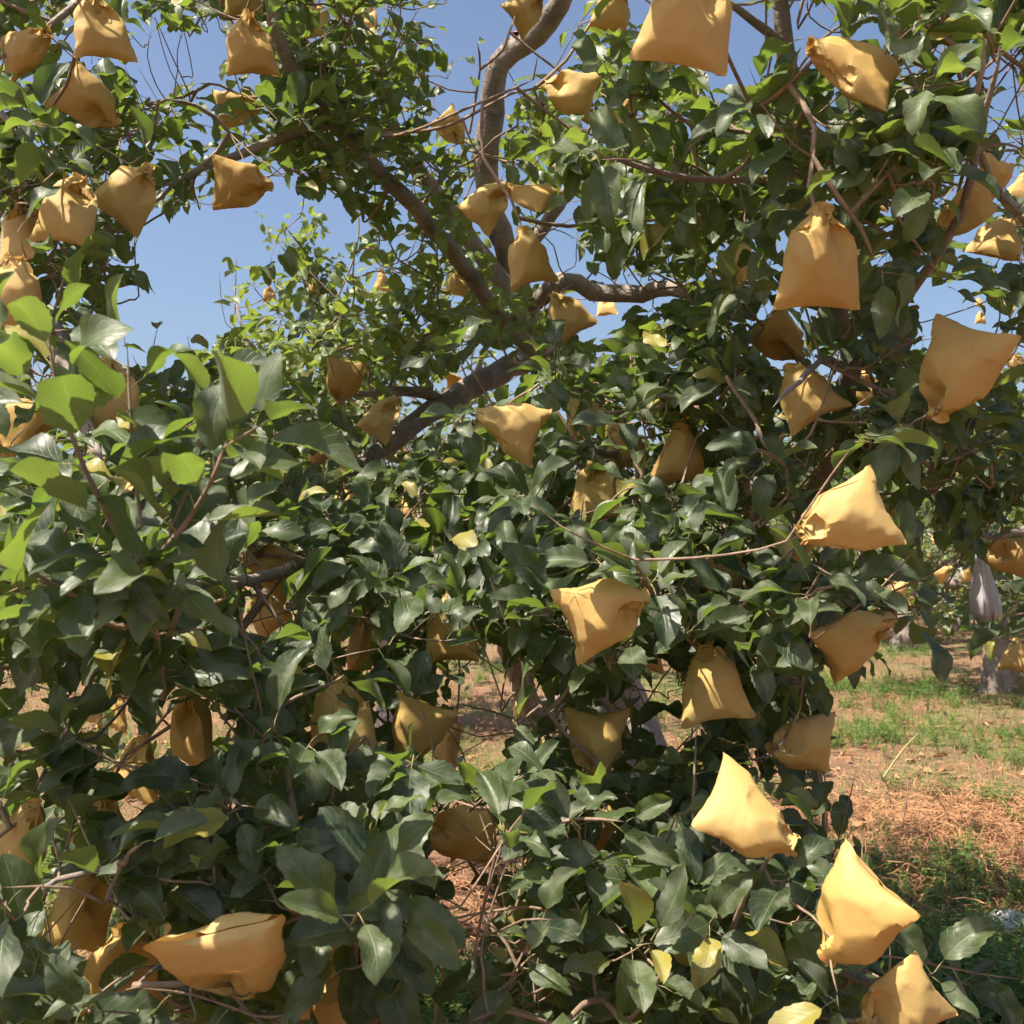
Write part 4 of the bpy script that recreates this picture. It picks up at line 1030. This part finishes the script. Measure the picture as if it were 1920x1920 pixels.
# ------------------------------------------------------------------ build bags
for b in BAGI:
    B = BAGV[b['v']]
    o = bpy.data.objects.new('paper_fruit_bag', B['me']); COL.objects.link(o)
    m = np.eye(4); m[:3, :3] = b['R']*b['s']; m[:3, 3] = b['c']; o.matrix_world = Matrix(m.tolist())
    lab, grp = b['lab'] if isinstance(b['lab'], tuple) else (b['lab'], 'paper bags round the fruits')
    tag(o, lab, 'paper bag', grp)
    if b['d'] < 3.2:
        t = bpy.data.objects.new('tie_wire', B['tie']); COL.objects.link(t); t.parent = o
    if 'red paper' in lab:
        t = bpy.data.objects.new('inner_paper', B['inner']); COL.objects.link(t); t.parent = o; t['label'] = 'red inner paper showing at the tied neck'
# ------------------------------------------------------------------ red wound paint on the pruned limb
def paint_patch(x, y, d, r, parent):
    P = pt(x, y, d); A_ = NODE_P.a[:NODE_P.n]; lim = np.array([w < 0 for w in NODE_W]); P = A_[np.where(lim, ((A_-P)**2).sum(1), 1e9).argmin()]+np.array([-.004, -.012, .022]); base = np.array(parent.location)
    n = 10; V = []
    for k in range(4):
        for a in np.linspace(0, 2*math.pi, n, endpoint=False):
            ph = k/3*1.35; rr = r*(1+rng.normal(0, .10))
            V.append(P-base+np.array([math.cos(a)*math.sin(ph)*rr*1.25, math.sin(a)*math.sin(ph)*rr*.8-.2*r, math.cos(ph)*rr*.55]))
    F = [[k*n+j, k*n+(j+1) % n, (k+1)*n+(j+1) % n, (k+1)*n+j] for k in range(3) for j in range(n)]
    o = bpy.data.objects.new('wound_paint', mesh_np('wound_paint', np.array(V), np.array(F), [M_PAINT])); COL.objects.link(o); o.parent = parent
    o['label'] = 'dark red wound paint on a pruning cut'
paint_patch(955, 88, 3.55, .034, TREES['main']['root']); paint_patch(905, 292, 3.78, .036, TREES['main']['root'])

# ------------------------------------------------------------------ ground cover
def scatter(name, variants, P, yaw, tilt, S, rnd, mat, label, kind='stuff', smooth=True):
    vid = rng.randint(0, len(variants), len(P)); vs, fs, rn, off = [], [], [], 0
    for k, (V, F) in enumerate(variants):
        s = np.where(vid == k)[0]
        if len(s) == 0: continue
        c, si = np.cos(yaw[s]), np.sin(yaw[s]); z = np.zeros_like(c)
        Rz = np.stack([np.stack([c, -si, z], -1), np.stack([si, c, z], -1), np.stack([z, z, z+1], -1)], -2)
        tx = tilt[s]; ct, st = np.cos(tx), np.sin(tx)
        Rx = np.stack([np.stack([z+1, z, z], -1), np.stack([z, ct, -st], -1), np.stack([z, st, ct], -1)], -2)
        M = Rz @ Rx
        W_ = np.einsum('kij,nj->kni', M*S[s][:, None, None], V)+P[s][:, None]
        nv = len(V); vs.append(W_.reshape(-1, 3)); fs.append((F[None]+(np.arange(len(s))*nv)[:, None, None]).reshape(-1, F.shape[1])+off); off += nv*len(s)
        rn.append(np.repeat(np.clip(rnd[s]+rng.normal(0, .08, len(s)), 0, 1), nv))
    o = link(name, mesh_np(name, np.vstack(vs), np.vstack(fs), [mat], None, dict(rnd=np.concatenate(rn)), None, smooth))
    if label: tag(o, label, None, None, kind)
    return o
def gz(x, y): return (.018*np.sin(x*2.1+.6*y)*np.sin(y*1.7)+.012*np.sin(5.3*x+1.1)*np.cos(4.1*y+x))*np.clip(1-np.hypot(x, y)/30, 0, 1)-.03
def straw_piece(rs):
    L = rs.uniform(.04, .16); w = rs.uniform(.0006, .0017); n = 4; b = rs.uniform(-.5, .5); h = rs.uniform(.002, .03)
    s = np.linspace(0, 1, n); x = L*(s-.5); y = b*L*(s-.5)**2*2; z = h*np.sin(s*math.pi)+.002
    V = np.stack([np.stack([x, y-w, z], -1), np.stack([x, y+w, z+w*.5], -1)], 1).reshape(-1, 3)
    return V, np.array([[2*i, 2*i+2, 2*i+3, 2*i+1] for i in range(n-1)])
def blade(rs):
    L = rs.uniform(.05, .15); w = rs.uniform(.0015, .0035); b = rs.uniform(.1, 1.1); s = np.linspace(0, 1, 4)
    y = b*L*s**2*.8; z = L*s*(1-.35*b*s); ww = w*(1-s**1.5)+.0003
    V = np.stack([np.stack([-ww, y, z], -1), np.stack([ww, y, z], -1)], 1).reshape(-1, 3)
    return V, np.array([[2*i, 2*i+1, 2*i+3, 2*i+2] for i in range(3)])
def leaflet(c, d, n, L, w):
    F = frames(d, n); q = np.array([[0, 0, 0], [L*.5, w, .15*w], [L, 0, -.1*L], [L*.5, -w, .15*w]]); return c+q@F.T
def clover(rs, stems=7, h=.10, feather=False):
    V, F = [], []
    for k in range(stems):
        a = rs.uniform(0, 6.28); le = rs.uniform(.2, .9); L = h*rs.uniform(.5, 1.3)
        ax = np.array([math.cos(a)*le, math.sin(a)*le, 1.0]); ax /= np.linalg.norm(ax)
        side = nrm(np.cross(ax, [0, 0, 1.])+1e-3)
        b0 = np.array([math.cos(a), math.sin(a), 0])*.01; tip = b0+ax*L
        o = len(V); V += [b0-side*.0009, b0+side*.0009, tip+side*.0007, tip-side*.0007]; F.append([o, o+1, o+2, o+3])
        nodes = (np.linspace(.3, 1, 7) if feather else np.array([.65, 1.0]))
        for f in nodes:
            c = b0+ax*L*f
            for j in range(3 if not feather else 4):
                b = rs.uniform(0, 6.28) if not feather else a+(1.5 if j % 2 else -1.5)+rs.normal(0, .5)
                d = np.array([math.cos(b), math.sin(b), rs.uniform(-.1, .5)]); 
                sz = rs.uniform(.011, .018) if not feather else rs.uniform(.014, .026)*(1.2-f*.6)
                o = len(V); V += list(leaflet(c, d, np.array([0, 0, 1.])+rs.normal(0, .3, 3), sz, sz*(.36 if not feather else .16))); F.append([o, o+1, o+2, o+3])
    return np.array(V), np.array(F)
rs = np.random.RandomState(5)
def frustum_points(n, dmin, dmax, pw=1.0, xr=(-1, 1)):
    d = dmin+(dmax-dmin)*rng.rand(n)**pw; x = d*rng.uniform(-.56, .56, n)
    return x, d
def patch_noise(x, y, s):
    return (np.sin(x*1.7/s+1.3*np.sin(y*1.1/s))+np.sin(y*1.9/s+2.1+1.7*np.sin(x*.9/s))+.6*np.sin(3.7*x/s+2.9*y/s))/2.6
def P3(x, y): return np.stack([x, y, gz(x, y)], -1)
SV = [straw_piece(rs) for _ in range(24)]
x, y = frustum_points(30000, 2.4, 9.5, 1.3)
m = (patch_noise(x, y, .55) > -.45) | (rng.rand(len(x)) < .3)
x, y = x[m], y[m]; n = len(x)
scatter('straw_litter', SV, P3(x, y), rng.uniform(0, 6.28, n), rng.normal(0, .25, n), rng.uniform(.7, 1.3, n), rng.rand(n), M_STRAW, 'dry reddish straw and grass clippings lying on the soil')
# raked heaps of straw on the right
hx, hy = [], []
for (px, py, sx, sy, k) in ((1850, 1540, .40, .30, 3600), (1700, 1500, .5, .3, 800), (1900, 1620, .35, .3, 1800), (1560, 1640, .5, .25, 1400), (1650, 1720, .3, .2, 700), (900, 1680, .4, .25, 900)):
    g = gpt(px, py); hx.append(rng.normal(g[0], sx, k)); hy.append(rng.normal(g[1], sy, k))
hx = np.concatenate(hx); hy = np.concatenate(hy); n = len(hx); hp = P3(hx, hy); hp[:, 2] += rng.rand(n)**2*.07
scatter('straw_heap', SV, hp, rng.uniform(0, 6.28, n), rng.normal(0, .45, n), rng.uniform(.8, 1.5, n), rng.rand(n), M_STRAW, 'raked heap of long reddish dry straw')
BV = [blade(rs) for _ in range(20)]
x, y = frustum_points(85000, 2.4, 17, 1.05)
pn = patch_noise(x, y, .9)
m = rng.rand(len(x)) < np.clip(.30+pn*.7+.4*(y > 6.2), .05, 1); x, y, pn = x[m], y[m], pn[m]; n = len(x)
scatter('grass', BV, P3(x, y), rng.uniform(0, 6.28, n), rng.normal(0, .2, n), rng.uniform(.35, .95, n), np.clip(.32+.25*rng.randn(n)+.3*(pn < 0), 0, 1), M_GRASS, 'thin grass, part green and part dry, between the trees')
WV = [clover(rs) for _ in range(6)]+[clover(rs, 8, .13, True) for _ in range(6)]
x, y = frustum_points(5200, 2.4, 14, 1.1)
pn = patch_noise(x+3, y, .8)
m = rng.rand(len(x)) < np.clip(pn*1.2-.05, .03, 1); x, y = x[m], y[m]
wx, wy = [x], [y]
for (px, py, s, k) in ((1640, 1290, .5, 90), (1590, 1380, .35, 80), (1720, 1380, .35, 70), (1750, 1320, .4, 50), (1760, 1650, .28, 90), (1850, 1750, .25, 80), (1700, 1770, .22, 60), (1890, 1860, .2, 60), (1780, 1880, .2, 60), (780, 1480, .25, 50), (960, 1470, .25, 40), (830, 1860, .15, 50), (920, 1870, .15, 50), (720, 1890, .12, 30), (1290, 1490, .3, 30), (40, 1290, .6, 50), (900, 1270, .8, 60), (1420, 1280, .7, 70), (1300, 1860, .15, 30), (1500, 1300, .6, 70)):
    g = gpt(px, py); wx.append(rng.normal(g[0], s, k)); wy.append(rng.normal(g[1], s, k))
x = np.concatenate(wx); y = np.concatenate(wy); n = len(x)
scatter('weeds', WV, P3(x, y), rng.uniform(0, 6.28, n), rng.normal(0, .1, n), rng.uniform(.6, 1.25, n), rng.rand(n), M_WEED, 'low green clover and feathery weeds in patches on the soil')
# fallen leaves
fp = []
x, y = frustum_points(500, 2.6, 8); n = len(x)
FV = [(q['V'][:18], q['F'][q['mi'] == 0]) for q in LVL[:5]]
scatter('fallen_leaves', FV, P3(x, y)+np.array([0, 0, .012]), rng.uniform(0, 6.28, n), rng.normal(0, .5, n), rng.uniform(.6, .95, n), rng.rand(n), M_STRAW, 'dry brown fallen leaves scattered on the soil')
# single taller weeds
def weed_plant(px, py, h, label, seed):
    r_ = np.random.RandomState(seed); g = gpt(px, py); z0 = float(gz(g[0], g[1]))
    root = empty('weed_plant', (g[0], g[1], z0)); tag(root, label, 'weed', 'taller weeds')
    stems = []; lv = []; lf = []
    for k in range(5):
        a = r_.uniform(0, 6.28); le = r_.uniform(.1, .45); P = np.array([[0, 0, -.01, .0022], [math.cos(a)*le*h*.3, math.sin(a)*le*h*.3, h*.5, .0016], [math.cos(a)*le*h, math.sin(a)*le*h, h*r_.uniform(.7, 1), .0009]])
        C = catmull(P, .03); stems.append(tube(C, 4))
        for c in C[2:]:
            for j in range(3):
                b = r_.uniform(0, 6.28); sz = r_.uniform(.018, .028)
                q = leaflet(c[:3]+.012*np.array([math.cos(b), math.sin(b), .2]), np.array([math.cos(b), math.sin(b), .25]), np.array([0, 0, 1.])+r_.normal(0, .3, 3), sz, sz*.42)
                o = len(lv); lv += list(q); lf.append([o, o+1, o+2, o+3])
    v, f, u = join(stems); nv = len(v)
    s = bpy.data.objects.new('stem', mesh_np('stem', v, f, [M_WEED], None, dict(rnd=np.full(nv, .8)))); COL.objects.link(s); s.parent = root
    l = bpy.data.objects.new('foliage', mesh_np('foliage', np.array(lv), np.array(lf), [M_WEED], None, dict(rnd=r_.rand(len(lv))), None, False)); COL.objects.link(l); l.parent = root; l['kind'] = 'stuff'
for k, (px, py, h, lb_) in enumerate([(1870, 1850, .24, 'upright clover weed with small oval leaflets beside the white plastic scrap'), (1905, 1900, .2, 'bushy clover weed in the corner patch of weeds'), (1800, 1640, .16, 'green weed growing at the edge of the raked straw'), (1740, 1330, .25, 'tall green weed in the sunny alley')]):
    weed_plant(px, py, h, lb_, 60+k)
# cut stalks and a fallen stick
def stick(name, a, b, r, label, cat, mat, bend=.02):
    base = (a+b)/2
    C = catmull(np.array([np.append(a-a, r), np.append((b-a)*.5+rng.normal(0, bend, 3), r*.85), np.append(b-a, r*.6)]), .04)
    v, f, u = tube(C, 6, .08); o = bpy.data.objects.new(name, mesh_np(name, v, f, [mat], u)); COL.objects.link(o); o.location = tuple(a); tag(o, label, cat)
M_STALK = plain('green_stalk', (.36, .34, .12), .6, 12)
ga = gpt(1655, 1450); gb = gpt(1730, 1378); gb2 = pt(1725, 1372, ga[1]+.05); stick('plant_stalk', ga-[0, 0, .03], gb2, .007, 'thick yellow green stalk leaning up out of the straw', 'stalk', M_STALK)
for k, (x0, y0, x1, y1, lb_) in enumerate([(1622, 1500, 1616, 1462, 'short dark cut stub standing in the straw'), (1670, 1510, 1645, 1440, 'brown dry stalk leaning over the straw'), (1685, 1560, 1702, 1445, 'tall thin upright stalk standing in the straw'), (1712, 1405, 1678, 1320, 'pale thin stalk leaning across the green weeds'), (1792, 1545, 1755, 1490, 'bent twig sticking out of the raked straw')]):
    a = gpt(x0, y0); b = pt(x1, y1, a[1]); stick('dry_stalk', a-[0, 0, .04], b, .0045, lb_, 'stalk', M_TWIG)
a = gpt(1770, 1590); b = gpt(1900, 1660); stick('fallen_branch', a+[0, 0, .0], b+[0, 0, .02], .009, 'long dark fallen branch lying across the weeds', 'stick', M_TWIG)

# ------------------------------------------------------------------ thin plastic bag hung on the right tree
def film_material():
    N = NT('thin_plastic_film'); b = N.b
    N.l(N.mix(N.noise(14, 3, N.coord('Object')), (.84, .83, .87), (.70, .67, .71)), b.inputs['Base Color']); b.inputs['Roughness'].default_value = .28
    b.inputs['Specular IOR Level'].default_value = .6
    tl = N.n('ShaderNodeBsdfTranslucent'); tl.inputs['Color'].default_value = (.75, .72, .76, 1)
    m1 = N.n('ShaderNodeMixShader'); m1.inputs[0].default_value = .45; N.l(b.outputs[0], m1.inputs[1]); N.l(tl.outputs[0], m1.inputs[2])
    tp = N.n('ShaderNodeBsdfTransparent'); m2 = N.n('ShaderNodeMixShader'); m2.inputs[0].default_value = .10
    N.l(m1.outputs[0], m2.inputs[1]); N.l(tp.outputs[0], m2.inputs[2]); N.l(m2.outputs[0], N.out.inputs[0])
    return N.m
M_FILM = film_material()
top = pt(1836, 1005, 3.0); bot = pt(1850, 1166, 3.0); H = top[2]-bot[2]
pb = empty('plastic_bag', top); tag(pb, 'thin white plastic bag hanging from the branch, weighed down by fruit', 'plastic bag')
prof = [(0, .004), (.08, .007), (.2, .012), (.38, .020), (.55, .030), (.7, .038), (.82, .042), (.91, .040), (.97, .028), (1.0, .004)]
n = 40; V = []
zs = np.linspace(0, 1, 26); rr = np.interp(zs, [p[0] for p in prof], [p[1] for p in prof])
ph1, ph2 = rng.uniform(0, 6.28, 2)
for z, r0 in zip(zs, rr):
    for a in np.linspace(0, 2*math.pi, n, endpoint=False):
        pl = 1+(.16*math.sin(9*a+ph1+z*.8)+.10*math.sin(15*a+ph2-z))*(1-z*.55)+rng.normal(0, .012)
        V.append([math.cos(a)*r0*pl+(bot[0]-top[0])*z, math.sin(a)*r0*pl, -z*H])
F = [[k*n+j, k*n+(j+1) % n, (k+1)*n+(j+1) % n, (k+1)*n+j] for k in range(len(zs)-1) for j in range(n)]
o = bpy.data.objects.new('film', mesh_np('film', np.array(V), np.array(F), [M_FILM])); COL.objects.link(o); o.parent = pb
V = []
for k in range(9):
    for a in np.linspace(0, 2*math.pi, 16, endpoint=False):
        ph = k/8*math.pi; V.append([math.sin(ph)*math.cos(a)*.037*(1+.15*math.sin(3*a))+(bot[0]-top[0]), math.sin(ph)*math.sin(a)*.037, -H+.040+math.cos(ph)*.036])
F = [[k*16+j, k*16+(j+1) % 16, (k+1)*16+(j+1) % 16, (k+1)*16+j] for k in range(8) for j in range(16)]
o = bpy.data.objects.new('contents', mesh_np('contents', np.array(V), np.array(F), [plain('brown_fruit', (.24, .15, .11), .5, 15)])); COL.objects.link(o); o.parent = pb
C = catmull(np.array([[-.03, .004, .03, .004], [-.005, 0, .005, .008], [.004, .004, -.004, .009], [.012, 0, .018, .006], [.03, -.005, .035, .003]]), .008)
v, f, u = tube(C, 7, .18); o = bpy.data.objects.new('knot', mesh_np('knot', v, f, [M_FILM], u)); COL.objects.link(o); o.parent = pb
# white plastic scrap on the ground
g = gpt(1900, 1735); sc_ = 22; V = []
for i in range(sc_):
    for j in range(sc_):
        a, b = i/(sc_-1)-.5, j/(sc_-1)-.5
        V.append([a*.22+rng.normal(0, .004), b*.16+rng.normal(0, .004), .03+.045*abs(math.sin(9*a+4*b+1))*(.5-abs(a))*2+.04*abs(math.cos(11*b-6*a))*(.6-abs(b))+rng.normal(0, .005)])
F = [[i*sc_+j, (i+1)*sc_+j, (i+1)*sc_+j+1, i*sc_+j+1] for i in range(sc_-1) for j in range(sc_-1)]
o = bpy.data.objects.new('plastic_scrap', mesh_np('plastic_scrap', np.array(V), np.array(F), [plain('white_plastic', (.72, .72, .74), .35, 9)], None, None, None, False)); COL.objects.link(o)
o.location = (g[0], g[1], float(gz(g[0], g[1]))-.01); tag(o, 'crumpled white plastic scrap lying among the weeds', 'litter')
